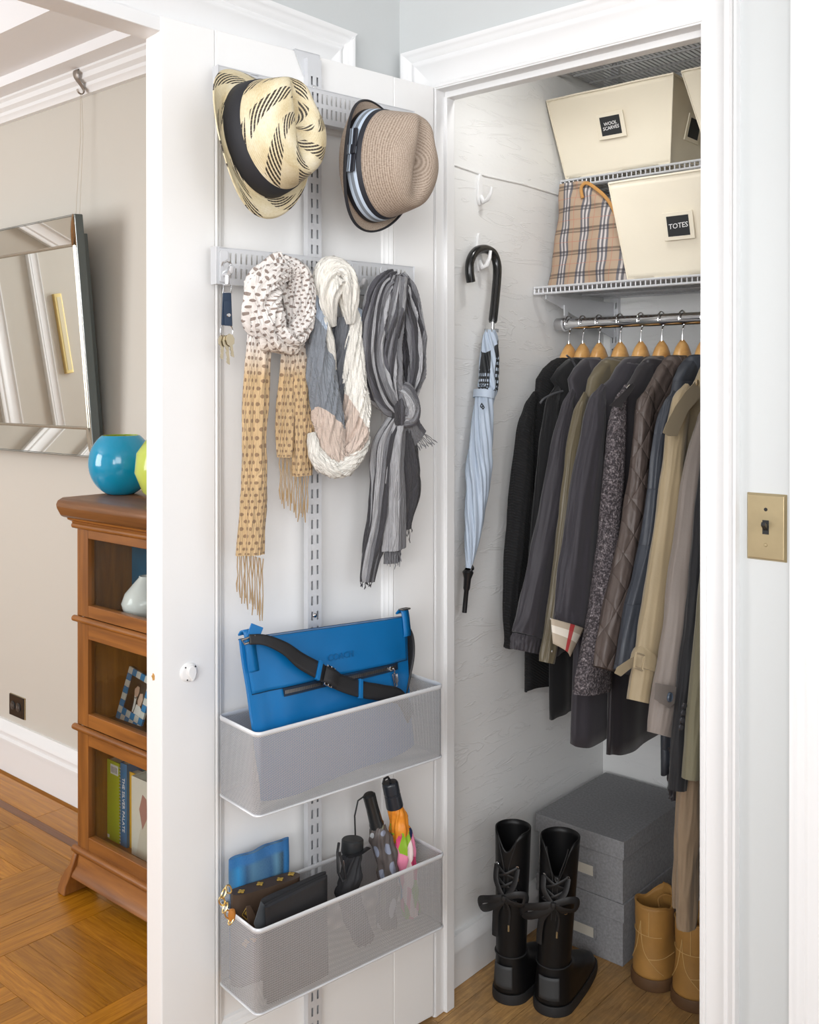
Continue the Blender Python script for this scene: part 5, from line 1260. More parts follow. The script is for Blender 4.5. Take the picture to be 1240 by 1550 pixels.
def coat(i, label, cat, sh, hem_z, hem_y, m, sl, sm_=None, hem_b=.74, t_sh=.019, t_hem=.021, collar=None, wav=.010, nm='coat', sl_kw={}):
    X = HXS[i]; s0 = atX(*sh, X); t = thing(nm, label, cat, (X, RY, hem_z))
    n = 72; G = []
    yb = .745
    neck = [(1.440, .500, .590, .018), (1.432, .472, .615, .022), (1.412, .432, .655, .0225), (1.385, .40, .70, .022), (s0.z + .022, s0.y + .045, .728, .024), (s0.z, s0.y + .012, yb, t_sh), (s0.z - .035, s0.y + .004, yb + .004, t_sh)]
    rows = list(neck); nb_ = 26
    for k in range(1, nb_ + 1):
        f = k / nb_; z = s0.z - .035 + (hem_z - s0.z + .035) * f
        rows.append((z, s0.y + .004 + (hem_y - s0.y - .004) * f ** .8, yb + .004 + (hem_b - yb) * f, t_sh + (t_hem - t_sh) * f))
    for k in range(n):
        th = 2 * math.pi * k / n; col = []
        for z, a, c, th_ in rows:
            cy, hw = (a + c) / 2, (c - a) / 2; f = sm(s0.z - z, 0, .5)
            cs, sn = math.copysign(abs(math.cos(th)) ** .75, math.cos(th)), math.copysign(abs(math.sin(th)) ** .75, math.sin(th))
            fold = wav * f * (math.sin(th * 7 + i * 2.1 + z * 2) * .5 + math.sin(th * 11 + i) * .3) * abs(sn) ** .5
            nn = noise.noise(Vector((math.cos(th) * 2.2, math.sin(th) * 2.2 + i * 7, z * 3))) * .007
            col.append(Vector((X + (th_ + nn) * sn + fold * (1 if sn > 0 else -1) * .6, cy + hw * cs + nn * .8 * cs, z + .006 * f * math.sin(th * 3 + i))))
        G.append(col)
    b = MB(); b.grid(G, closeu=True); b.build('body', m, t, smooth=True, angle=0, solid=-.0025)
    if sl:
        f0, f1 = sl[0], sl[1]; sl = [(f0[0] + 12, f0[1] - 24, f0[2] * .35), (f0[0] + 7, f0[1] - 15, f0[2] * .62), (f0[0] + 3, f0[1] - 6, f0[2] * .85), (f0[0], f0[1] + 8, f0[2])] + sl[1:]
        sleeve(X + .004, sl, sm_ or m, t, seed=i, **sl_kw)
    # far sleeve, hanging at the back of the closet
    b = MB(); bundle(b, [(Vector((X, yb - .02, s0.z)), .03, .02), (Vector((X, yb + .012, s0.z - .15)), .034, .022), (Vector((X, yb + .008, s0.z - .35)), .034, .022), (Vector((X, yb - .005, s0.z - .52)), .034, .022)], BN, nv=40, nu=40, k=3, amp=.06, seed=i); b.build('sleeve', sm_ or m, t, smooth=True, angle=0)
    if collar:
        rx, ry, hgt, zc, m2 = collar; b = MB(); P_ = []
        for k in range(40):
            a = 2 * math.pi * k / 40; P_.append((X + rx * math.sin(a), RY + ry * math.cos(a), zc - .045 * (.5 - .5 * math.sin(a)) * (1 if math.sin(a) < 1 else 0) * .4 - .02 * (1 - abs(math.cos(a)))))
        rows_ = [[Vector(p) + (Vector((p[0] - X, (p[1] - RY), 0)).normalized() * (o)) + UP * dz for p in P_] for o, dz in ((.003, -.012), (0, .004), (.003, .012), (.009, .008), (.014, -.010), (.017, -hgt))]
        b.grid([[rows_[r][k] for r in range(6)] for k in range(40)], closeu=True); b.build('collar', m2 or m, t, smooth=True, solid=.003, angle=0)
    return t
c1_ = coat(0, 'black ribbed knit cardigan, first on the rod next to the wall', 'cardigan', (797, 612), .628, .350, CM[0], [(800, 622, 11), (794, 660, 14), (790, 720, 16), (784, 800, 18), (778, 880, 16), (775, 930, 14), (776, 965, 12), (776, 979, 12)], collar=(.022, .045, .035, 1.434, None), nm='cardigan', hem_b=.70)
c2_ = coat(1, 'black wool coat with grey piping, second on the rod', 'coat', (832, 604), .56, .400, CM[1], [(834, 612, 10), (828, 680, 13), (820, 770, 14), (812, 860, 14), (806, 930, 12)], collar=(.022, .05, .03, 1.434, None), hem_b=.70)
pip = mat('grey_piping', hexc('55565a'), .5)
for pts in ([(858, 538), (866, 545), (872, 556)], [(818, 610), (824, 603), (838, 596), (852, 592)]):
    b = MB(); b.tube(catmull([tuple(atX(x_, y_, HXS[1] + .030)) for x_, y_ in pts], 14), .0026, 6); b.build('piping', pip, c2_, smooth=True)
c3_ = coat(2, 'charcoal nylon rain jacket with a gathered elastic cuff, third on the rod', 'jacket', (851, 615), .74, .330, CM[2], [(857, 618, 10), (850, 660, 12), (842, 720, 16), (829, 790, 19), (816, 870, 21), (806, 930, 23), (800, 962, 24)], collar=(.028, .062, .04, 1.432, None), nm='rain_jacket')
b = MB(); bundle(b, sleeve_path([(799, 962, 22), (797, 974, 23), (795, 986, 22)], HXS[2] + .004), BN, nv=16, nu=120, k=22, amp=.07, cr=.05); b.build('elastic_cuff', CM[2], c3_, smooth=True, angle=0)
c4_ = coat(3, 'olive jacket with a slight sheen, fourth on the rod', 'jacket', (873, 618), .765, .300, CM[3], [(876, 624, 9), (868, 680, 11), (860, 760, 12), (850, 850, 12), (840, 930, 12), (831, 985, 12), (828, 1003, 11)], collar=(.026, .075, .042, 1.428, None), nm='jacket', hem_b=.66)
c5_ = coat(4, 'charcoal trench coat with a checked cuff turned out, fifth on the rod', 'coat', (890, 606), .574, .232, CM[4], [(903, 612, 15), (898, 660, 19), (891, 730, 24), (883, 800, 27), (875, 880, 29), (869, 930, 28), (865, 952, 26)], collar=(.028, .085, .05, 1.418, None), nm='trench_coat', hem_b=.68, t_hem=.03)
# turned-out checked cuff
ck, tck, bck = nt('red_and_cream_check'); uv, u, v = uvn(tck)
def stp(vv, a, w): return math_(tck, 'MULTIPLY', math_(tck, 'GREATER_THAN', vv, a), math_(tck, 'LESS_THAN', vv, a + w))
cc = mix(tck, math_(tck, 'MULTIPLY', stp(v, .45, .3), .8), hexc('b9ab98'), hexc('ece6da')); cc = mix(tck, math_(tck, 'MULTIPLY', stp(u, .43, .14), .92), cc, hexc('b3202c')); lk(tck, cc, bck.inputs['Base Color']); bck.inputs['Roughness'].default_value = .7
q4 = [(834, 936), (884, 951), (863, 994), (837, 974)]
Xc = HXS[4] + .036; b = MB(); A_, B_, C_, D_ = [atX(x_, y_, Xc - (.012 if k_ in (0, 3) else 0)) for k_, (x_, y_) in enumerate(q4)]
b.grid([[(D_.lerp(C_, i / 12)).lerp(A_.lerp(B_, i / 12), j / 8) + BN * (.012 * math.sin(math.pi * i / 12)) for j in range(9)] for i in range(13)]); cf = b.build('checked_cuff', ck, c5_, smooth=True, solid=.002, angle=0)
for p in ((834, 937), (836, 986)):
    b = MB(); b.lathe([(.0001, .002), (.003, .001), (.0033, 0)], 10, frameM(atX(*p, Xc - .004), (.6, -.8, 0), UP) @ Matrix.Rotation(R(0), 4, 'X')); b.build('stud', M['chrome'], c5_, smooth=True)
c6_ = coat(5, 'nubbly grey coat with a dark nylon body and shoulder tab, sixth on the rod', 'coat', (932, 606), .550, .285, CM[5], [(938, 612, 11), (935, 650, 14), (930, 720, 16), (921, 820, 17), (909, 920, 18), (902, 980, 22), (898, 1020, 27), (896, 1047, 28)], sm_=BOU, collar=(.028, .075, .035, 1.428, CM[5]), nm='coat', hem_b=.66, sl_kw=dict(cr=.06, nz=.08))
q4 = [(922, 614), (941, 617), (960, 578), (955, 580)]
b = MB(); b.prism([(922, 614), (928, 609), (958, 579), (962, 584), (943, 612), (942, 618)], lambda x_, y_: atX(x_, y_, HXS[5] + .033), lambda x_, y_: atX(x_, y_, HXS[5] + .029)); b.build('shoulder_tab', CM[5], c6_, bev=.001)
b = MB(); b.tube([atX(949, 587, HXS[5] + .034), atX(953, 583, HXS[5] + .034)], .0016, 6); b.build('snap', M['chrome'], c6_)
c7_ = coat(6, 'brown diamond-quilted jacket, seventh on the rod', 'jacket', (966, 606), .70, .290, CM[6], [(976, 614, 14), (972, 670, 15), (965, 740, 16), (955, 810, 18), (939, 890, 20), (924, 960, 18), (914, 1012, 16)], collar=(.028, .07, .04, 1.434, None), nm='quilted_jacket', sl_kw=dict(amp=.03, cr=.1))
c8_ = coat(7, 'navy quilted coat with a dark lower hem, eighth on the rod', 'coat', (1004, 618), .522, .345, CM[7], [(1010, 622, 12), (1000, 680, 14), (993, 750, 15), (984, 830, 17), (970, 900, 19), (956, 965, 19), (945, 1018, 16)], collar=(.028, .07, .04, 1.434, None), nm='quilted_coat', hem_b=.66, sl_kw=dict(amp=.04, cr=.12))
b = MB(); bundle(b, [(Vector((.385, .41, .58)), .065, .026), (Vector((.385, .41, .52)), .066, .026), (Vector((.385, .41, .468)), .062, .024)], BN, nv=30, nu=60, k=5, amp=.08, cr=.2); b.build('lower_hem', CM[5], c8_, smooth=True, angle=0)
# tan trench
c9_ = coat(8, 'tan trench coat with strapped cuff and shoulder tab, ninth on the rod', 'coat', (1016, 640), .62, .30, CM[8], [(1030, 612, 15), (1024, 660, 16), (1018, 720, 17), (1009, 800, 19), (998, 880, 20), (986, 960, 20), (977, 1010, 20), (969, 1062, 19)], nm='trench_coat', collar=(.028, .08, .05, 1.422, None), sl_kw=dict(cr=.08))
b = MB(); P_ = [(1055, 575), (1038, 592), (1022, 615), (1008, 642), (1003, 655), (1012, 660), (1026, 660), (1030, 648), (1042, 622), (1062, 600)]
b.prism(P_, lambda x_, y_: atX(x_, y_, HXS[8] + .036), lambda x_, y_: atX(x_, y_, HXS[8] + .031)); ep = b.build('shoulder_tab', CM[8], c9_, bev=.0015)
b = MB(); b.lathe([(.0001, .003), (.006, .0028), (.007, .001), (.007, 0)], 16, frameM(atX(1055, 579, HXS[8] + .0365), (0, 1, 0), UP)); b.build('button', mat('tan_button', hexc('a58e6c'), .35), ep, smooth=True)
b = MB(); bundle(b, sleeve_path([(980, 996, 22), (977, 1004, 22.5), (975, 1014, 22)], HXS[8] + .005, .030), BN, nv=10, nu=60, k=2, amp=.01, cr=.03); st9 = b.build('cuff_strap', CM[8], c9_, smooth=True, angle=0)
b = MB(); b.prism([(930, 1019), (934, 1010), (952, 998), (960, 994), (960, 1008), (955, 1012), (940, 1024)], lambda x_, y_: atX(x_, y_, HXS[8] + .024), lambda x_, y_: atX(x_, y_, HXS[8] + .020)); b.build('strap_end', CM[8], c9_, bev=.001)
b = MB(); b.tube([atX(963, 988, HXS[8] + .036), atX(975, 992, HXS[8] + .038), atX(972, 1015, HXS[8] + .038), atX(960, 1010, HXS[8] + .036)], .0026, 6, closed=True); b.build('strap_loop', CM[8], c9_, smooth=True)
# taupe overcoat
c10_ = coat(9, 'taupe overcoat with a buttoned cuff tab, tenth on the rod', 'coat', (1062, 640), .66, .30, CM[9], [(1066, 640, 13), (1056, 690, 16), (1046, 760, 18), (1036, 850, 20), (1026, 940, 20), (1015, 1020, 21), (1006, 1070, 20), (999, 1112, 19)], nm='overcoat', collar=(.026, .075, .04, 1.432, None), sl_kw=dict(cr=.08))
b = MB(); b.prism([(992, 1033), (1025, 1040), (1030, 1056), (1013, 1073), (990, 1058)], lambda x_, y_: atX(x_, y_, HXS[9] + .0345), lambda x_, y_: atX(x_, y_, HXS[9] + .0295)); tb = b.build('cuff_tab', CM[9], c10_, bev=.001)
b = MB(); b.lathe([(.0001, .0025), (.007, .0025), (.0085, .004), (.0092, .0025), (.0092, 0)], 20, frameM(atX(1013, 1055, HXS[9] + .035), (0, 1, 0), UP)); b.build('button', mat('slate_button', hexc('4a5563'), .3), tb, smooth=True)
c11_ = coat(10, 'black blazer with sleeve buttons, beside the taupe overcoat', 'blazer', (1078, 640), .72, .32, CM[10], [(1078, 660, 12), (1066, 800, 16), (1057, 920, 17), (1047, 1010, 17), (1038, 1080, 16), (1030, 1150, 14), (1026, 1195, 12)], nm='blazer', collar=(.026, .07, .03, 1.432, None))
for y_ in (1068, 1079, 1090, 1101):
    b = MB(); b.lathe([(.0001, .003), (.005, .0025), (.006, .001), (.006, 0)], 12, frameM(atX(1036 - (y_ - 1068) * .16, y_, HXS[10] + .033), (.3, .8, 0), UP)); b.build('sleeve_button', mat('dark_button', (.03, .03, .035), .2) if 'dark_button' not in bpy.data.materials else bpy.data.materials['dark_button'], c11_, smooth=True)
c12_ = coat(11, 'olive drab coat, cut off at the right end of the rod', 'coat', (1095, 640), .52, .34, CM[11], [(1094, 660, 12), (1080, 850, 15), (1066, 1000, 16), (1056, 1090, 15), (1049, 1178, 14)], nm='coat', collar=(.026, .07, .03, 1.432, None))
# khaki trousers hanging low at the right
tr = thing('trousers', 'khaki trousers hanging low beside the casing, above the tan boots', 'trousers', (.50, .40, .25))
KH = cloth('khaki_twill', '8b7760', .75)
sleeve(.50, [(1052, 1100, 13), (1046, 1200, 16), (1043, 1290, 15), (1041, 1360, 14), (1040, 1402, 13)], KH, tr, 'trouser_leg', seed=3)
sleeve(.47, [(1038, 1120, 8), (1034, 1220, 9), (1030, 1300, 9), (1026, 1372, 8)], KH, tr, 'trouser_leg', seed=5, dmax=.015)
b = MB(); bundle(b, [(Vector((.51, .42, .60)), .10, .02), (Vector((.51, .42, .8)), .10, .02), (Vector((.51, .43, 1.02)), .09, .018)], BN, nv=30, nu=50, k=4, amp=.05); b.build('waist', KH, tr, smooth=True, angle=0)
# ------------------------------------------------------------------ storage boxes
M['felt'] = mat('grey_linen', hexc('8c8c8e'), .85, var=.16, vscale=170, bscale=300, bstr=.3, stretch=(1, 1, 1))
M['labelcard'] = mat('cream_card', hexc('cfc8ba'), .7)
def storage_box(label, x0, x1, y0, y1, z0, h, skew=0):
    t = thing('storage_box', label, 'box', ((x0 + x1) / 2, y0, z0), group=None); lid = .043
    b = MB(); b.box((x0 + .006, y0 + .006, z0), (x1 - .006, y1 - .006, z0 + h - .006)); b.build('box_body', M['felt'], t, bev=.0015)
    b = MB(); z1 = z0 + h
    b.box((x0, y0, z1 - .003), (x1, y1, z1)); b.box((x0, y0, z1 - lid), (x1, y0 + .004, z1 - .001)); b.box((x0, y1 - .0022, z1 - lid), (x1, y1, z1 - .001)); b.box((x0, y0 + .001, z1 - lid), (x0 + .0022, y1 - .001, z1 - .001)); b.box((x1 - .004, y0 + .001, z1 - lid), (x1, y1 - .001, z1 - .001))
    b.build('lid', M['felt'], t, bev=.001)
    cx, cz = (x0 + x1) / 2 + .008, z0 + (h - lid) * .52; b = MB()
    for a, c in (((-.038, -.018), (.038, -.014)), ((-.038, .014), (.038, .018)), ((-.038, -.016), (-.034, .016)), ((.034, -.016), (.038, .016))): b.box((cx + a[0], y0 + .0035, cz + a[1]), (cx + c[0], y0 + .0075, cz + c[1]))
    b.build('label_holder', M['felt'], t, bev=.0006)
    b = MB(); b.box((cx - .034, y0 + .0045, cz - .014), (cx + .030, y0 + .0065, cz + .009)); b.build('label_card', M['labelcard'], t)
    return t
XB0, XB1 = -.025, .222
storage_box('lower grey linen storage box, standing on the closet floor', XB0, XB1 - .002, .434, .785, .0, .150)
storage_box('upper grey linen storage box, stacked on the lower one', XB0, XB1, .430, .778, .1502, .150)
# ------------------------------------------------------------------ tall black boots
BK = mat('black_rubber_boot', (.005, .005, .0055), .42, bscale=40, bstr=.05, spec=.3); BKS = mat('black_boot_sole', (.014, .014, .015), .65); BLACE = mat('black_satin_lace', (.009, .009, .010), .55, bscale=200, bstr=.2); PATCH = mat('grey_heel_patch', (.040, .043, .046), .6)
SUEDE = mat('black_suede', (.008, .008, .009), .8)
def boot_body(mb, F, rows, n=56, top=None, inner=False):
    """rows from the top down: (z, back, front, half width, y shift, x shift); F maps local to world; toe along +y"""
    G = []
    for i in range(n):
        th = 2 * math.pi * i / n; col = []
        for k, (z, bk, fr, w, dx) in enumerate(rows):
            c = math.cos(th); s_ = math.sin(th); L = fr if s_ > 0 else bk
            e = .8 if (s_ > 0 and fr > .09) else 1.
            x = dx + w * math.copysign(abs(c) ** e, c) * (1 - .18 * max(0, s_) * (fr > .12)); y = L * s_
            zz = z
            if top and k < 6: zz = z - top(th) * (1 - k / 6.) 
            col.append(F @ Vector((x, y, zz)))
        G.append(col)
    mb.grid(G, closeu=True, uv=False); return G
def black_boot(label, heel, rot, lean, H, r, notch, bow, face=0):
    F = Matrix.Translation(Vector((heel[0], heel[1], 0))) @ Matrix.Rotation(R(rot), 4, 'Z'); t = thing('tall_boot', label, 'boot', (heel[0], heel[1], 0))
    rows = []
    zs = [H - k * .012 for k in range(7)] + [H - .09 - k * (H - .215) / 8 for k in range(9)]
    def shift(z): return lean * max(0, z - .10)
    for z in zs:
        f = (z - .10) / (H - .10); rr = r * (.86 + .16 * f); rows.append((z, rr, rr, rr * .98, shift(z)))
    for z, bk, fr, w in ((.105, r * .87, r * .95, r * .84), (.092, r * .88, r * 1.15, r * .84), (.080, r * .90, r * 1.7, r * .86), (.068, r * .93, .115, r * .90), (.055, r * .96, .150, r * .93), (.042, r * .98, .172, r * .95), (.028, r * 1.0, .183, r * .97), (.020, r * 1.0, .186, r * .98)): rows.append((z, bk, fr, w, 0))
    def top(th):
        d = abs((math.degrees(th) + 90 - face + 180) % 360 - 180); return notch * math.exp(-(d / 30) ** 2)
    b = MB(); boot_body(b, F, rows, top=top); b.build('shaft', BK, t, smooth=True, solid=-.003, angle=0)
    b = MB(); sr = [(.0215, r * 1.04, .190, r * 1.02, 0), (.018, r * 1.06, .194, r * 1.04, 0), (.004, r * 1.08, .196, r * 1.05, 0), (.0, r * 1.06, .194, r * 1.04, 0)]
    G = boot_body(b, F, sr); b.add([c[-1] for c in G], [tuple(range(len(G)))]); b.add([c[0] for c in G], [tuple(range(len(G)))]); b.build('sole', BKS, t, smooth=True, angle=50)
    def surf(a, z, o=.0):
        """a degrees away from the back seam"""
        f = (z - .10) / (H - .10); rr = r * (.86 + .16 * f) + o if z > .10 else r * .98 + o; th = R(-90 + face + a); return F @ Vector((shift(z) + rr * .98 * math.cos(th), rr * math.sin(th), z))
    b = MB(); b.tube([surf(a, .1006, .0016) for a in range(-175, 180, 10)], .0018, 6); b.build('ankle_piping', BKS, t, smooth=True)
    b = MB(); b.grid([[surf(-40 + 5 * i, .034 + .05 * j / 6, .0012 if .034 + .05 * j / 6 > .1 else .0016) for j in range(7)] for i in range(14)], uv=False); b.build('heel_patch', PATCH, t, smooth=True, solid=.001, angle=0)
    for sg in (-1, 1):
        b = MB(); b.tube([surf(sg * (7 + 26 * sm(z, H - .09, H)), z, .0012) for z in [H - .17 + k * .17 / 16 - (notch * math.exp(-((7 + 26 * sm(H - .17 + k * .17 / 16, H - .09, H)) / 30) ** 2)) * 0 for k in range(16)]], .0013, 5); b.build('seam_piping', BKS, t, smooth=True)
        for k in range(4):
            z = H - .075 - k * .026; c = surf(sg * 36, z, .001); nrm = (c - F @ Vector((shift(z), 0, z))).normalized()
            b = MB(); q = frameM(c, nrm.cross(UP), UP); q2 = q if q.col[2].to_3d().dot(nrm) > 0 else frameM(c, UP.cross(nrm), UP)
            b.lathe([(.0018, .0008), (.0024, .0018), (.0042, .0015), (.0046, 0)], 14, q2); b.build('eyelet', M['chrome'], t, smooth=True)
    def rib(pts, hw, nm='lace', th=.0016, flat=None):
        P_ = [Vector(p) for p in catmull([tuple(p) for p in pts], 30)]; b = MB(); b.tube(P_, [(hw, th)] * 30, 8, flat=flat or Vector((1, 0, 0))); b.build(nm, BLACE, t, smooth=True)
    zt = H - .075; zk = H - .150
    # criss-cross lacing
    for k in range(3):
        z = zt - k * .026
        rib([surf(-36, z, .003), surf(0, z - .013, .006), surf(36, z - .026, .003)], .0035, flat=UP); rib([surf(36, z, .003), surf(0, z - .013, .0075), surf(-36, z - .026, .003)], .0035, flat=UP)
    zk = bow
    rib([surf(-36, zt, .003), surf(-28, (zt + zk) / 2, .010), surf(-4, zk, .010)], .0065); rib([surf(36, zt, .003), surf(26, (zt + zk) / 2, .010), surf(4, zk, .010)], .0065)
    b = MB(); b.lathe([(.0001, .008), (.006, .006), (.0075, 0), (.006, -.006), (.0001, -.008)], 14, Matrix.Translation(surf(0, zk, .011))); b.build('bow_knot', BLACE, t, smooth=True)
    rib([surf(0, zk, .012), surf(30, zk + .012, .016), surf(52, zk + .008, .020), surf(48, zk - .012, .018), surf(20, zk - .008, .014), surf(0, zk, .012)], .0075, 'bow_loop', flat=UP)
    rib([surf(0, zk, .012), surf(-35, zk - .010, .020), surf(-70, zk - .030, .034), surf(-75, zk - .050, .034), surf(-40, zk - .030, .020), surf(0, zk, .013)], .0085, 'bow_loop', flat=UP)
    rib([surf(0, zk, .012), surf(14, zk - .030, .006), surf(12, zk - .062, .004)], .0030, 'lace_end'); rib([surf(0, zk, .012), surf(-30, zk - .035, .008), surf(-42, zk - .070, .006), surf(-44, zk - .100, .006)], .0075, 'lace_end')
    b = MB(); b.tube([surf(12, zk - .062, .005), surf(12, zk - .076, .005)], .0022, 8); b.build('lace_tip', M['brass'], t, smooth=True)
    return t
black_boot('left tall black boot with a large ribbon bow, next to the closet wall', (.075, .182), 0, .02, .380, .040, .040, .240, 14)
black_boot('right tall black boot with a wide open laced top, before the storage boxes', (.169, .212), 4, .055, .380, .0435, .085, .250, 20)
# ------------------------------------------------------------------ tan ankle boots
TAN = mat('worn_tan_leather', hexc('a67a3e'), .62, var=.18, vscale=14, bscale=60, bstr=.15); TSOLE = mat('brown_boot_sole', hexc('5d4126'), .7, var=.25, vscale=20)
TIN = mat('boot_lining', hexc('8a5f2c'), .8)
def tan_boot(label, heel, rot):
    F = Matrix.Translation(Vector((heel[0], heel[1], 0))) @ Matrix.Rotation(R(rot), 4, 'Z'); t = thing('ankle_boot', label, 'boot', (heel[0], heel[1], 0)); r = .043; H = .185
    rows = [(H, .040, .050, .040, 0), (H - .008, .041, .052, .041, 0), (H - .02, .041, .054, .041, 0), (H - .035, .041, .055, .041, 0), (H - .05, .041, .056, .040, 0), (H - .065, .041, .058, .039, 0), (.10, .042, .062, .038, 0), (.085, .043, .075, .039, 0), (.072, .044, .105, .041, 0), (.058, .045, .145, .043, 0), (.045, .046, .170, .045, 0), (.032, .046, .183, .046, 0), (.024, .046, .186, .0465, 0)]
    def top(th):
        d = abs((math.degrees(th) - 90 + 180) % 360 - 180); return -.022 * math.exp(-(d / 40) ** 2) + .010 * math.exp(-((d - 70) / 22) ** 2)
    b = MB(); G = boot_body(b, F, rows, top=top); b.build('upper', TAN, t, smooth=True, solid=-.003, angle=0)
    b = MB(); b.tube([c[0] for c in G], .0024, 6, closed=True); b.build('collar_binding', TAN, t, smooth=True)
    b = MB(); sr = [(.026, .048, .190, .048, 0), (.022, .050, .195, .0505, 0), (.003, .050, .195, .051, 0), (.0, .049, .194, .050, 0)]
    G2 = boot_body(b, F, sr); b.add([c[-1] for c in G2], [tuple(range(len(G2)))]); b.add([c[0] for c in G2], [tuple(range(len(G2)))]); b.build('sole', TSOLE, t, smooth=True, angle=50)
    def S(th, z):
        th = R(th); k = next(i for i in range(len(rows) - 1) if rows[i][0] >= z >= rows[i + 1][0]); a, c = rows[k], rows[k + 1]; f = (a[0] - z) / (a[0] - c[0]); bk, fr, w = [a[j] + (c[j] - a[j]) * f for j in (1, 2, 3)]
        s_ = math.sin(th); return F @ Vector(((w + .0012) * math.cos(th), ((fr if s_ > 0 else bk) + .0012) * s_, z))
    ST = bpy.data.materials.get('tan_stitching') or mat('tan_stitching', hexc('c9a468'), .7)
    for pts in ([(-90, .15), (-88, .12), (-75, .085), (-45, .055), (-20, .036)], [(-20, .118), (-60, .120), (-100, .121), (-150, .122)], [(-62, .176), (-62, .12)], [(15, .075), (-15, .072), (-60, .070)], [(-90, .15), (-110, .085), (-140, .05)]):
        P_ = catmull(pts, 24); b = MB(); b.tube([S(*p) for p in P_], .0009, 5); b.build('stitched_seam', ST, t)
    b = MB(); c = F @ Vector((0, .048, H + .006)); b.box((-.012, -.0015, -.03), (.012, .0015, .018), Matrix.Translation(c) @ Matrix.Rotation(R(rot), 4, 'Z')); tg_ = b.build('tongue', TAN, t, bev=.001)
    for sx_ in (-1, 1):
        for k in range(3):
            b = MB(); b.lathe([(.0012, .0006), (.002, .0015), (.0035, .001), (.0038, 0)], 10, frameM(F @ Vector((sx_ * .020, .0465, H + .008 - k * .012)), -F.col[0].to_3d(), UP)); b.build('eyelet', M['brass'], t, smooth=True)
    P_ = [F @ Vector(p) for p in ((.02, .045, H + .002), (.010, .030, H + .008), (-.002, .02, H - .004), (.008, .012, H - .018))]
    b = MB(); b.tube(catmull([tuple(p) for p in P_], 20), .0018, 6); b.build('lace', TAN, t, smooth=True)
    return t
tan_boot('left worn tan leather ankle boot, beside the grey storage boxes', (.292, .440), -14)
tan_boot('right worn tan leather ankle boot, partly hidden by the door casing', (.396, .430), -12)
# ------------------------------------------------------------------ brass switch plate on the hall wall
p0, p1, p2 = atY(1131, 744.1, WY), atY(1192.5, 747.4, WY), atY(1192, 852.4, WY); pw, ph = p1.x - p0.x, p0.z - p2.z
cxp, czp = (p0.x + p1.x) / 2, (p0.z + p2.z) / 2
t = thing('light_switch', 'brass light switch plate with black toggle on the grey hall wall', 'switch', (cxp, WY, czp))
b = MB(); o = .004
b.hexa([Vector(v) for v in ((cxp - pw / 2, WY, czp - ph / 2), (cxp + pw / 2, WY, czp - ph / 2), (cxp + pw / 2 - o, WY - .006, czp - ph / 2 + o), (cxp - pw / 2 + o, WY - .006, czp - ph / 2 + o), (cxp - pw / 2, WY, czp + ph / 2), (cxp + pw / 2, WY, czp + ph / 2), (cxp + pw / 2 - o, WY - .006, czp + ph / 2 - o), (cxp - pw / 2 + o, WY - .006, czp + ph / 2 - o))])
b.build('plate', M['brass'], t, bev=.0012)
yf = WY - .006
b = MB(); b.box((cxp - .0055, yf - .0006, czp - .012), (cxp + .0055, yf + .001, czp + .012)); b.build('toggle_slot', M['dark'], t)
b = MB(); b.hexa([Vector(v) for v in ((cxp - .004, yf, czp - .006), (cxp + .004, yf, czp - .006), (cxp + .004, yf, czp + .003), (cxp - .004, yf, czp + .003), (cxp - .0035, yf - .013, czp + .004), (cxp + .0035, yf - .013, czp + .004), (cxp + .0035, yf - .011, czp + .010), (cxp - .0035, yf - .011, czp + .010))]); b.build('toggle', M['black'], t, bev=.0008)
for dz, m_ in ((.0302, M['dark']), (-.0302, M['brass'])):
    b = MB(); b.lathe([(.0001, .0012), (.0025, .0010), (.0032, 0)], 12, frameM((cxp, yf, czp + dz), (1, 0, 0), UP)); sc_ = b.build('screw', m_, t, smooth=True)
# ------------------------------------------------------------------ bevelled mirror on the far wall
mir, tm, bm_ = nt('mirror_glass'); bm_.inputs['Metallic'].default_value = 1; bm_.inputs['Roughness'].default_value = .015; bm_.inputs['Base Color'].default_value = (.86, .88, .86, 1)
EDGE = mat('dark_glass_edge', hexc('59605f'), .3); BEAD = mat('champagne_bead', hexc('b8b0a2'), .25, .9); GREEN = mat('green_glass_edge', hexc('24463d'), .15)
MT = R(5.0)
prx = atY(135, 690, .022); MX1 = (prx.x + atY(119, 330, -.045).x) / 2; MZ0 = prx.z; MW, MHt = .86, .738
MM = Matrix.Translation((MX1, .066, MZ0)) @ Matrix.Rotation(MT, 4, 'X')    # local: x along the wall, z up, y into the wall
mi = thing('wall_mirror', 'silver wall mirror in a wide mirrored frame, left of the bookcase', 'mirror', (MX1 - MW / 2, .066, MZ0))
b = MB(); b.box((-MW + .05, .003, .05), (-.05, .026, MHt - .05), MM); b.build('backing', EDGE, mi, bev=.002)
for a_, c_ in (((-.004, -.044, 0), (.002, -.018, MHt)), ((-MW, -.044, MHt - .004), (0, -.018, MHt + .002)), ((-MW, -.044, -.002), (0, -.018, .004))):
    b = MB(); b.box(a_, c_, MM); b.build('side_edge', EDGE, mi, bev=.001)
fw = .082
O = [(-MW, 0), (0, 0), (0, MHt), (-MW, MHt)]; I = [(-MW + fw, fw), (-fw, fw), (-fw, MHt - fw), (-MW + fw, MHt - fw)]
b = MB(); b.box((-MW + fw, -.0005, fw), (-fw, .002, MHt - fw), MM); b.build('mirror_panel', mir, mi)
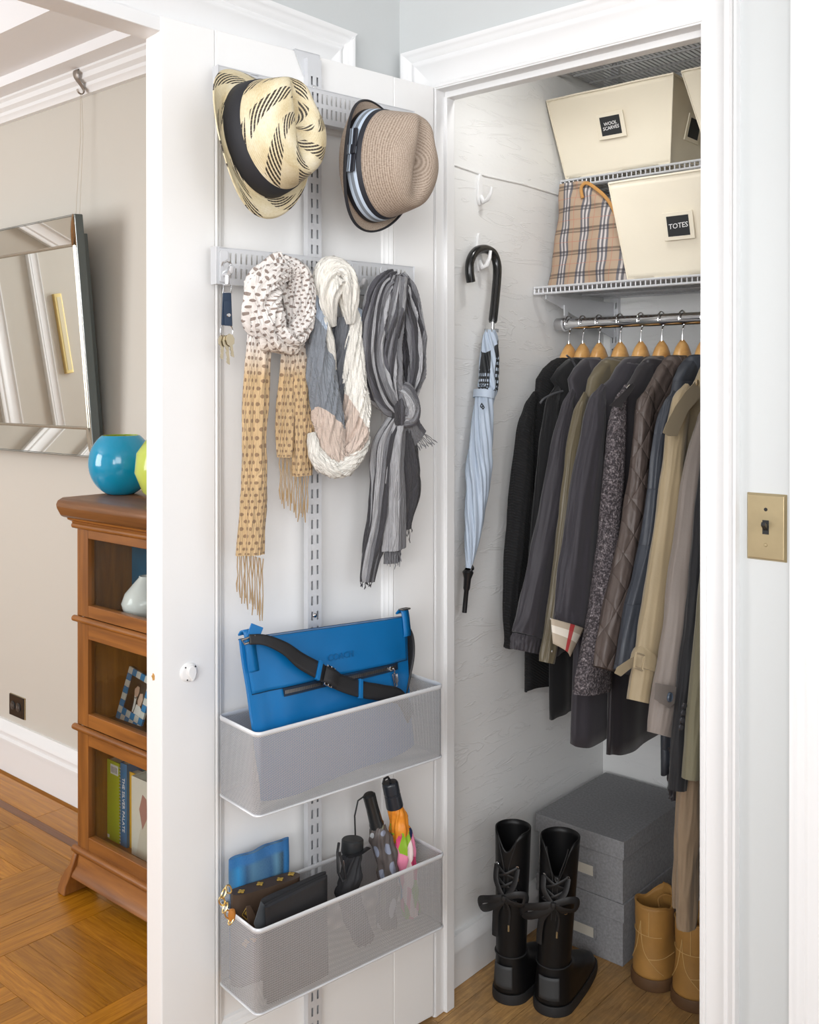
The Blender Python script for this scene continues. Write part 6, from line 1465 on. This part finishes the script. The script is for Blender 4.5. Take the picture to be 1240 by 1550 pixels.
for k in range(4):
    a, c = O[k], O[(k + 1) % 4]; d, e = I[(k + 1) % 4], I[k]; b = MB()
    P4 = [MM @ Vector(v) for v in ((a[0], -.045, a[1]), (c[0], -.045, c[1]), (d[0], -.004, d[1]), (e[0], -.004, e[1]))]; back = [MM @ Vector(v) for v in ((a[0], -.040, a[1]), (c[0], -.040, c[1]), (d[0], .001, d[1]), (e[0], .001, e[1]))]
    b.hexa(back + P4); b.build('bevelled_strip', mir, mi, bev=.0012)
for k in range(4):
    a, c = I[k], I[(k + 1) % 4]; b = MB(); b.tube([MM @ Vector((a[0], -.004, a[1])), MM @ Vector((c[0], -.004, c[1]))], .0045, 8); b.build('inner_bead', BEAD, mi, smooth=True)
    b = MB(); a2 = O[k]; b.tube([MM @ Vector((a[0] + (a2[0] - a[0]) * f, -.005 - .041 * f - .004, a[1] + (a2[1] - a[1]) * f)) for f in (0, .25, .5, .75, 1)], [.004, .0065, .0075, .0065, .003], 8); b.build('corner_clip', BEAD, mi, smooth=True)
# picture hook on the moulding with its two hanging wires
ph_ = atY(127, 130, LY - .03); t = thing('picture_hook', 'bronze picture hook on the white moulding with two wires down to the mirror', 'hook', (ph_.x, ph_.y, ph_.z)); HB = mat('bronze_hook', hexc('8d837a'), .4, .5)
b = MB(); zt = zr + .062
P_ = [(ph_.x, LY - .052, zt + .006), (ph_.x, LY - .060, zt), (ph_.x, LY - .058, zt - .02), (ph_.x, LY - .036, zt - .045), (ph_.x, LY - .030, zt - .058), (ph_.x, LY - .036, zt - .068), (ph_.x, LY - .048, zt - .066), (ph_.x, LY - .053, zt - .055)]
b.tube(catmull(P_, 30), [(.017 - .012 * min(1, i / 18), .0018) for i in range(30)], 8, flat=Vector((1, 0, 0))); b.build('hook', HB, t, smooth=True)
b = MB(); e_ = mat('pale_wire', hexc('cfc6b6'), .6)
b.tube([(ph_.x - .004, LY - .04, zt - .066), (ph_.x - .012, LY - .035, zt - .2), (ph_.x - .02, .05, MZ0 + MHt - .02)], .0008, 5); b.build('hanging_wire', e_, t)
b = MB(); b.tube([(ph_.x + .003, LY - .04, zt - .066), (ph_.x + .003, LY - .035, zt - .2), (ph_.x + .004, .05, MZ0 + MHt - .02)], .0008, 5); b.build('hanging_wire', e_, t)
# gilt frame on the left living-room wall, seen in the mirror
t = thing('gilt_frame', 'narrow gilt picture frame on the opposite wall, seen in the mirror', 'picture', (-3.9, -1.32, 1.3))
b = MB(); b.box((-3.899, -1.345, 1.20), (-3.87, -1.30, 1.66)); b.build('frame', M['gold'], t, bev=.003)
b = MB(); b.box((-3.871, -1.337, 1.22), (-3.868, -1.312, 1.64)); b.build('picture', mat('pale_picture', hexc('d9cfae'), .6), t)
# ------------------------------------------------------------------ outlet
p0, p1 = atY(15.5, 1052, LY), atY(40, 1088, LY); t = thing('wall_outlet', 'black wall outlet in a brass edge above the white baseboard', 'outlet', ((p0.x + p1.x) / 2, LY, (p0.z + p1.z) / 2))
cx_, cz_ = (p0.x + p1.x) / 2, (atY(28, 1069, LY).z); w_, h_ = .074, .114
w_ = abs(p1.x - p0.x) * .92; h_ = atY(15.5, 1052, LY).z - atY(15.5, 1084, LY).z
b = MB(); b.box((cx_ - w_ / 2, LY - .004, cz_ - h_ / 2), (cx_ + w_ / 2, LY, cz_ + h_ / 2)); b.build('back_plate', M['brass'], t, bev=.001)
b = MB(); b.box((cx_ - w_ / 2 + .001, LY - .007, cz_ - h_ / 2 + .001), (cx_ + w_ / 2 - .004, LY - .003, cz_ + h_ / 2 - .001)); b.build('face_plate', M['black'], t, bev=.001)
for dx_ in (-.024, .014):
    b = MB(); b.lathe([(.0155, .0), (.0155, .002), (.0145, .0025), (.0001, .0025)], 18, frameM((cx_ + dx_, LY - .007, cz_), (1, 0, 0), UP)); so = b.build('socket', mat('socket_black', (.03, .03, .03), .3), t, smooth=True)
    for s_ in (-1, 1):
        b = MB(); b.box((cx_ + dx_ - .002 + s_ * .0055, LY - .0099, cz_ - .004), (cx_ + dx_ + s_ * .0055, LY - .0094, cz_ + .005)); b.build('slot', mat('slot_grey', (.25, .25, .25), .4), so)
# ------------------------------------------------------------------ glazed barrister bookcase
BD = hexc('6d401a'); BLt = hexc('a0662c')
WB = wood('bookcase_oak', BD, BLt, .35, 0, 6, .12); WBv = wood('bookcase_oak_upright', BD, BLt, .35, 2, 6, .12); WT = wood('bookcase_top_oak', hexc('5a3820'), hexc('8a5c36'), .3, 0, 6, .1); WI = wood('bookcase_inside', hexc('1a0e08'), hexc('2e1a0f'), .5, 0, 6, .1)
BY = -.20; BX0 = atY(116, 1000, BY).x; BX1 = -.24; bkY = .075
zz = lambda y, x=118, Y_=BY: atY(x, y, Y_).z
bc = thing('bookcase', 'oak barrister bookcase with three glazed doors against the beige wall', 'bookcase', ((BX0 + BX1) / 2, BY, 0))
glass, tg, bg = nt('pane_glass')
tg.nodes.remove(bg); tr_ = N(tg, 'ShaderNodeBsdfTransparent'); gl_ = N(tg, 'ShaderNodeBsdfGlossy'); gl_.inputs['Roughness'].default_value = .03; lw = N(tg, 'ShaderNodeLayerWeight', i_Blend=.5); fr_ = math_(tg, 'MULTIPLY_ADD', math_(tg, 'POWER', lw.outputs['Facing'], 4.), .5, .03); mx = N(tg, 'ShaderNodeMixShader'); tr_.inputs[0].default_value = (.93, .95, .94, 1)
nn = N(tg, 'ShaderNodeTexNoise', i_Scale=14.); lk(tg, coords(tg), nn.inputs['Vector']); bb = N(tg, 'ShaderNodeBump'); bb.inputs['Strength'].default_value = .25; bb.inputs['Distance'].default_value = .004; lk(tg, nn.outputs[0], bb.inputs['Height']); lk(tg, bb.outputs[0], gl_.inputs['Normal'])
lk(tg, fr_, mx.inputs[0]); lk(tg, tr_.outputs[0], mx.inputs[1]); lk(tg, gl_.outputs[0], mx.inputs[2]); lk(tg, mx.outputs[0], tg.nodes['Material Output'].inputs[0])
zt0, zt1 = zz(757, 105, BY - .03), zz(786, 105, BY - .03)
topz = zt0 + .004
# top with a rounded nosing
b = MB(); ov = .045; pr = [(bkY, zt1), (bkY, topz), (BY - ov + .02, topz), (BY - ov + .006, topz - .007), (BY - ov, topz - .018), (BY - ov + .004, topz - .030), (BY - ov + .016, zt1 + .004), (BY - ov + .03, zt1)]
b.prism(pr, lambda u, v: Vector((BX0 - ov + .012, u, v)), lambda u, v: Vector((BX1 + ov - .012, u, v))); b.build('top', WT, bc, smooth=True, bev=.006, angle=40)
b = MB(); cv = [(BY + .01, zt1 - .016), (BY - .004, zt1 - .016), (BY - .006, zt1 - .010), (BY - .018, zt1 - .004), (BY - .020, zt1 + .001), (BY + .01, zt1 + .001)]
b.prism(cv, lambda u, v: Vector((BX0 - .014, u, v)), lambda u, v: Vector((BX1 + .014, u, v))); b.build('cornice', WB, bc, smooth=True, angle=40)
def bead(z, r=.0085, nm='bead_moulding'):
    b = MB(); b.tube([(BX0 - .008, BY - .002, z), (BX1 + .008, BY - .002, z)], [(r, r * 1.1)] * 2, 10); b.build(nm, WB, bc, smooth=True, angle=50)
secs = [(zz(790), zz(931), zz(815, 130), zz(916, 130)), (zz(941), zz(1095), zz(968, 133), zz(1081, 133)), (zz(1105), zz(1280), zz(1131, 137), zz(1270, 137))]
zbase = secs[2][1]
b = MB(); b.box((BX0, BY + .022, .06), (BX0 + .022, bkY, zt1)); b.build('side_panel', WBv, bc)
b = MB(); b.box((BX1 - .022, BY + .022, .06), (BX1, bkY, zt1)); b.build('side_panel', WBv, bc)
b = MB(); b.box((BX0 + .01, bkY - .01, .06), (BX1 - .01, bkY, zt1)); b.build('back_panel', WI, bc)
bead(zt1 - .020); bead((secs[0][1] + secs[1][0]) / 2); bead((secs[1][1] + secs[2][0]) / 2); bead(zbase - .008, .010)
for i, (za, zb_, ga, gb) in enumerate(secs):
    for s_ in (zb_,):
        b = MB(); b.box((BX0 + .022, BY + .024, s_ - .018), (BX1 - .022, bkY - .01, s_ - .002)); b.build('shelf', WI if i < 2 else WB, bc)
    dr = bpy.data.objects.new('glazed_door', None); COL.objects.link(dr); dr.empty_display_size = .05
    e0 = BX0 + .008; e1 = BX1 - .008; st = .042; gx0 = atY(133, 900, BY).x
    st = gx0 - e0
    b = MB(); b.box((e0, BY, zb_), (e0 + st, BY + .021, za)); o1 = b.build('door', WBv, bc, bev=.0015)
    COL.objects.unlink(dr); bpy.data.objects.remove(dr)
    b = MB(); b.box((e1 - st, BY, zb_), (e1, BY + .021, za)); b.build('stile', WBv, o1, bev=.0015)
    b = MB(); b.box((e0 + st, BY + .0004, ga), (e1 - st, BY + .021, za)); b.build('rail', WB, o1, bev=.0015)
    b = MB(); b.box((e0 + st, BY + .0004, zb_), (e1 - st, BY + .021, gb)); b.build('rail', WB, o1, bev=.0015)
    b = MB(); b.box((e0 + st - .002, BY + .010, gb - .002), (e1 - st + .002, BY + .0125, ga + .002)); b.build('glass_pane', glass, o1)
    b = MB(); b.box((BX0 - .001, BY + .003, zb_ - .006), (BX0 + .0085, BY + .026, za + .006)); b.build('corner_post', WBv, bc, bev=.001)
# base with a flared skirt and bracket feet
b = MB(); zs_ = zbase - .016; zl = .045
sk = [(BY + .012, zs_), (BY - .004, zs_), (BY - .010, zs_ - .03), (BY - .022, zl + .01), (BY - .026, zl), (BY + .0, zl)]
b.prism(sk, lambda u, v: Vector((BX0 + .012, u, v)), lambda u, v: Vector((BX1 - .012, u, v))); b.build('skirt', WB, bc, bev=.002)
for fx, sg in ((BX0 + .0, -1), (BX1 - .0, 1)):
    b = MB(); P_ = [(0, zs_), (sg * .004, zs_ - .03), (sg * .014, .06), (sg * .026, .035), (sg * .028, .012), (sg * .022, 0), (-sg * .012, 0), (-sg * .006, .02), (-sg * .012, .045), (-sg * .016, zs_)]
    if sg > 0: P_ = P_[::-1]
    b.prism(P_, lambda u, v: Vector((fx + u, BY - .012 - .034 * (1 - v / max(zs_, .01)), v)), lambda u, v: Vector((fx + u, BY + .06, v))); b.build('foot', WBv, bc, bev=.003, smooth=True)
    b = MB(); b.box((fx - .014 if sg > 0 else fx, bkY - .06, 0), (fx if sg > 0 else fx + .014, bkY, .08)); b.build('foot', WBv, bc, bev=.002)
# bowl and the green vase behind it on top
bp = atZ(178, 748, topz + .001); by_ = -.075
bc_ = atY(183, 748, by_); br = .088
TEAL = mat('turquoise_glaze', hexc('0090b8'), .12, spec=.7)
bowl = thing('round_bowl', 'glossy turquoise round bowl with a lime inside on top of the bookcase', 'bowl', (bc_.x, by_, topz))
prf = [(br * math.cos(R(a)), br * 1.08 * (1 + math.sin(R(a)))) for a in range(-66, 60, 6)]
zoff = topz - prf[0][1] + .0005
b = MB(); b.lathe([(.0001, prf[0][1])] + prf, 40, Matrix.Translation((bc_.x, by_, zoff))); b.build('outer_glaze', TEAL, bowl, smooth=True, angle=0)
b = MB(); b.lathe([(.0001, prf[0][1] + .006)] + [(max(.001, r_ - .005), z_ + .002) for r_, z_ in prf[:-1]] + [(prf[-1][0] - .004, prf[-1][1] + .001), (prf[-1][0], prf[-1][1])], 40, Matrix.Translation((bc_.x, by_, zoff))); b.build('lime_inside', mat('lime_glaze', hexc('a6bd3a'), .2), bowl, smooth=True, angle=0)
v2 = thing('round_vase', 'lime green round vase, mostly hidden behind the white door edge', 'vase', (bc_.x + .245, -.10, topz))
b = MB(); b.lathe([(.0001, .0005), (.05, .001), (.085, .03), (.105, .08), (.100, .13), (.075, .165), (.07, .165), (.095, .13), (.10, .08)], 36, Matrix.Translation((bc_.x + .290, -.10, topz))); b.build('glazed_body', mat('pale_lime_glaze', hexc('bcca5c'), .15), v2, smooth=True, angle=0)
# ---- things behind the glass
s0z, s1z, s2z = secs[0][1] - .002, secs[1][1] - .002, secs[2][1] - .002
CY = -.10
def bx(px, py, y): return atY(px, py, y).x
bl_ = mat('blue_cover', hexc('10709a'), .6, var=.15, vscale=60)
X0 = bx(186, 880, CY + .06); b = MB(); b.box((X0, CY + .06, s0z), (X0 + .19, CY + .085, secs[0][0] - .03)); o = b.build('blue_box', bl_, None, bev=.002); tag(o, 'flat blue box standing at the back of the top glazed shelf', 'box')
vx = bx(222, 900, CY); vr = .066
t = thing('white_vase', 'white pear-shaped vase behind the top glass door', 'vase', (vx, CY, s0z)); Hv = zz(869, 210, CY) - s0z
b = MB(); b.lathe([(.0001, 0), (vr * .62, .001), (vr * .92, Hv * .22), (vr, Hv * .38), (vr * .86, Hv * .60), (vr * .5, Hv * .84), (vr * .30, Hv * .97), (vr * .30, Hv), (vr * .22, Hv), (vr * .2, Hv * .9)], 32, Matrix.Translation((vx, CY, s0z))); b.build('glazed_body', mat('white_glaze', (.8, .8, .79), .15), t, smooth=True, angle=0)
# checkered photo frame
fz0 = s1z; fl0 = bx(176, 1085, CY); tl = atY(188, 1004, CY + .03)
t = thing('photo_frame', 'blue and white checkered photo frame behind the middle glass door', 'picture', (fl0 + .07, CY, fz0))
lean = Matrix.Translation((fl0, CY, fz0)) @ Matrix.Rotation(R(9), 4, 'Y') @ Matrix.Rotation(R(-12), 4, 'X'); fh = (tl.z - fz0) * 1.02; fwid = fh * .80
b = MB(); b.box((0, .003, 0), (fwid, .012, fh), lean); b.build('backing', WI, t)
cw = fwid / 6; chh = fh / 8
for i in range(6):
    for j in range(8):
        if 1 <= i <= 4 and 2 <= j <= 6 and not (j == 1): continue
        if 0 < i < 5 and j in (1,): pass
        b = MB(); b.box((i * cw + .0003, -.003, j * chh + .0003), ((i + 1) * cw - .0003, .004, (j + 1) * chh - .0003), lean)
        b.build('tile', TILE[(i + j) % 2] if 'TILE' in globals() else (globals().__setitem__('TILE', [mat('blue_tile', hexc('1a86bf'), .25), mat('white_tile', hexc('d8d8d2'), .25)]) or TILE[(i + j) % 2]), t, bev=.0006)
ix0, ix1, iz0, iz1 = cw, 5 * cw, 2 * chh, 7 * chh
b = MB(); b.box((ix0, .0, iz0), (ix1, .0035, iz1), lean); ph2 = b.build('photograph', mat('photo_dark', hexc('2a2623'), .4), t)
def patch(pts, hexs, dz, nm): 
    b = MB(); w_, h_ = ix1 - ix0, iz1 - iz0; b.prism([(ix0 + x_ * w_, iz0 + y_ * h_) for x_, y_ in pts], lambda u, v: lean @ Vector((u, -.0002 - dz, v)), lambda u, v: lean @ Vector((u, .0005, v))); b.build(nm, mat('print_' + hexs, hexc(hexs), .45), ph2)
patch([(.0, 0), (.62, 0), (.60, .35), (.45, .50), (.2, .48), (.05, .3)], '17181c', .0001, 'printed_suit'); patch([(.42, .50), (.56, .46), (.60, .2), (.56, .02), (.50, .02), (.48, .3)], 'e4e2de', .0003, 'printed_shirt')
patch([(.36, .62), (.42, .50), (.52, .46), (.60, .52), (.62, .66), (.58, .78), (.44, .80), (.37, .74)], 'c9a48f', .0004, 'printed_face'); patch([(.34, .70), (.38, .84), (.50, .90), (.62, .86), (.65, .72), (.60, .78), (.46, .79), (.39, .70)], '1d1714', .0005, 'printed_hair')
patch([(.66, .40), (.70, .62), (.84, .66), (.92, .5), (.88, .3), (.74, .26)], 'd6b39f', .0004, 'printed_face'); patch([(.60, .0), (.64, .28), (.80, .30), (1, .2), (1, 0)], 'e6e0da', .0003, 'printed_dress')
patch([(.46, .46), (.50, .44), (.55, .47), (.55, .42), (.50, .43), (.46, .41)], '0c0c0e', .0006, 'printed_bow_tie')
# books
def book(label, px0, px1, ptop, hexs, y0=CY - .02, depth=.14, kind='book', extra=None):
    x0, x1 = bx(px0, 1200, y0), bx(px1, 1200, y0); H = zz(ptop, (px0 + px1) / 2, y0) - s2z
    t = thing('book', label, 'book', ((x0 + x1) / 2, y0, s2z)); m_ = mat('cover_' + hexs, hexc(hexs), .5)
    b = MB(); b.box((x0, y0, s2z), (x1, y0 + .003, s2z + H)); b.box((x0, y0 + .001, s2z), (x0 + .002, y0 + depth, s2z + H)); b.box((x1 - .002, y0 + .001, s2z), (x1, y0 + depth, s2z + H)); b.build('cover', m_, t, bev=.0006)
    b = MB(); b.box((x0 + .002, y0 + .003, s2z + .002), (x1 - .002, y0 + depth - .003, s2z + H - .003)); b.build('pages', mat('paper_' + hexs, hexc('d8d2c2'), .8), t)
    return t, x0, x1, H, m_
t, x0, x1, H, _ = book('lime green book with a white bar-code label, leftmost on the lowest shelf', 161, 180, 1152, 'bcc830')
b = MB(); b.box((x0 + (x1 - x0) * .35, CY - .0206, s2z + H * .84), (x0 + (x1 - x0) * .95, CY - .0198, s2z + H * .96)); lb_ = b.build('bar_code_label', M['chalk'], t)
for k in range(5):
    b = MB(); xx = x0 + (x1 - x0) * (.42 + k * .10); b.box((xx, CY - .0209, s2z + H * .86), (xx + .0016, CY - .0203, s2z + H * .935)); b.build('bar', M['dark'], lb_)
b = MB(); b.box((x0 + (x1 - x0) * .1, CY - .0206, s2z + H * .02), (x0 + (x1 - x0) * .25, CY - .0198, s2z + H * .06)); b.build('bar_code_label', M['chalk'], t)
t, x0, x1, H, _ = book('blue comb-bound cookbook with white lettering beside the lime book', 182, 192, 1156, '2d6f9c')
text('THE SILVER PALATE', H * .075, frameM(((x0 + x1) / 2, CY - .0206, s2z + H * .5), (0, 0, -1), (1, 0, 0)), M['chalk'], t, 'spine_words', .0002)
for k in range(24):
    b = MB(); z = s2z + H * (.03 + .94 * k / 24); b.tube([(x0 - .001, CY - .012, z), (x0 - .002, CY - .021, z), (x0 + .004, CY - .022, z)], .0012, 5); b.build('comb_ring', M['silver'], t)
book('teal hardback at the back of the lowest glazed shelf', 193, 235, 1160, '2a98a0', CY + .03, .10)
book('yellow-edged book in the middle of the lowest glazed shelf', 193, 240, 1177, 'd9a52c', CY - .012, .03)
t, x0, x1, H, _ = book('cream book with a pink figure on its cover, near the white door edge', 199, 240, 1183, 'd9d2c6', CY - .03, .05)
b = MB(); zq = s2z; W_ = x1 - x0; b.prism([(.30, .62), (.42, .82), (.56, .78), (.60, .55), (.42, .38)], lambda u, v: Vector((x0 + u * W_, CY - .0308, zq + v * H)), lambda u, v: Vector((x0 + u * W_, CY - .0295, zq + v * H))); b.build('printed_figure', mat('dusty_rose', hexc('a8786e'), .6), t)
b = MB(); b.prism([(.18, .02), (.30, .30), (.45, .50), (.60, .56), (.72, .30), (.80, .02)], lambda u, v: Vector((x0 + u * W_, CY - .0306, zq + v * H)), lambda u, v: Vector((x0 + u * W_, CY - .0295, zq + v * H))); b.build('printed_dress', mat('ivory_print', hexc('cfc3b2'), .6), t)
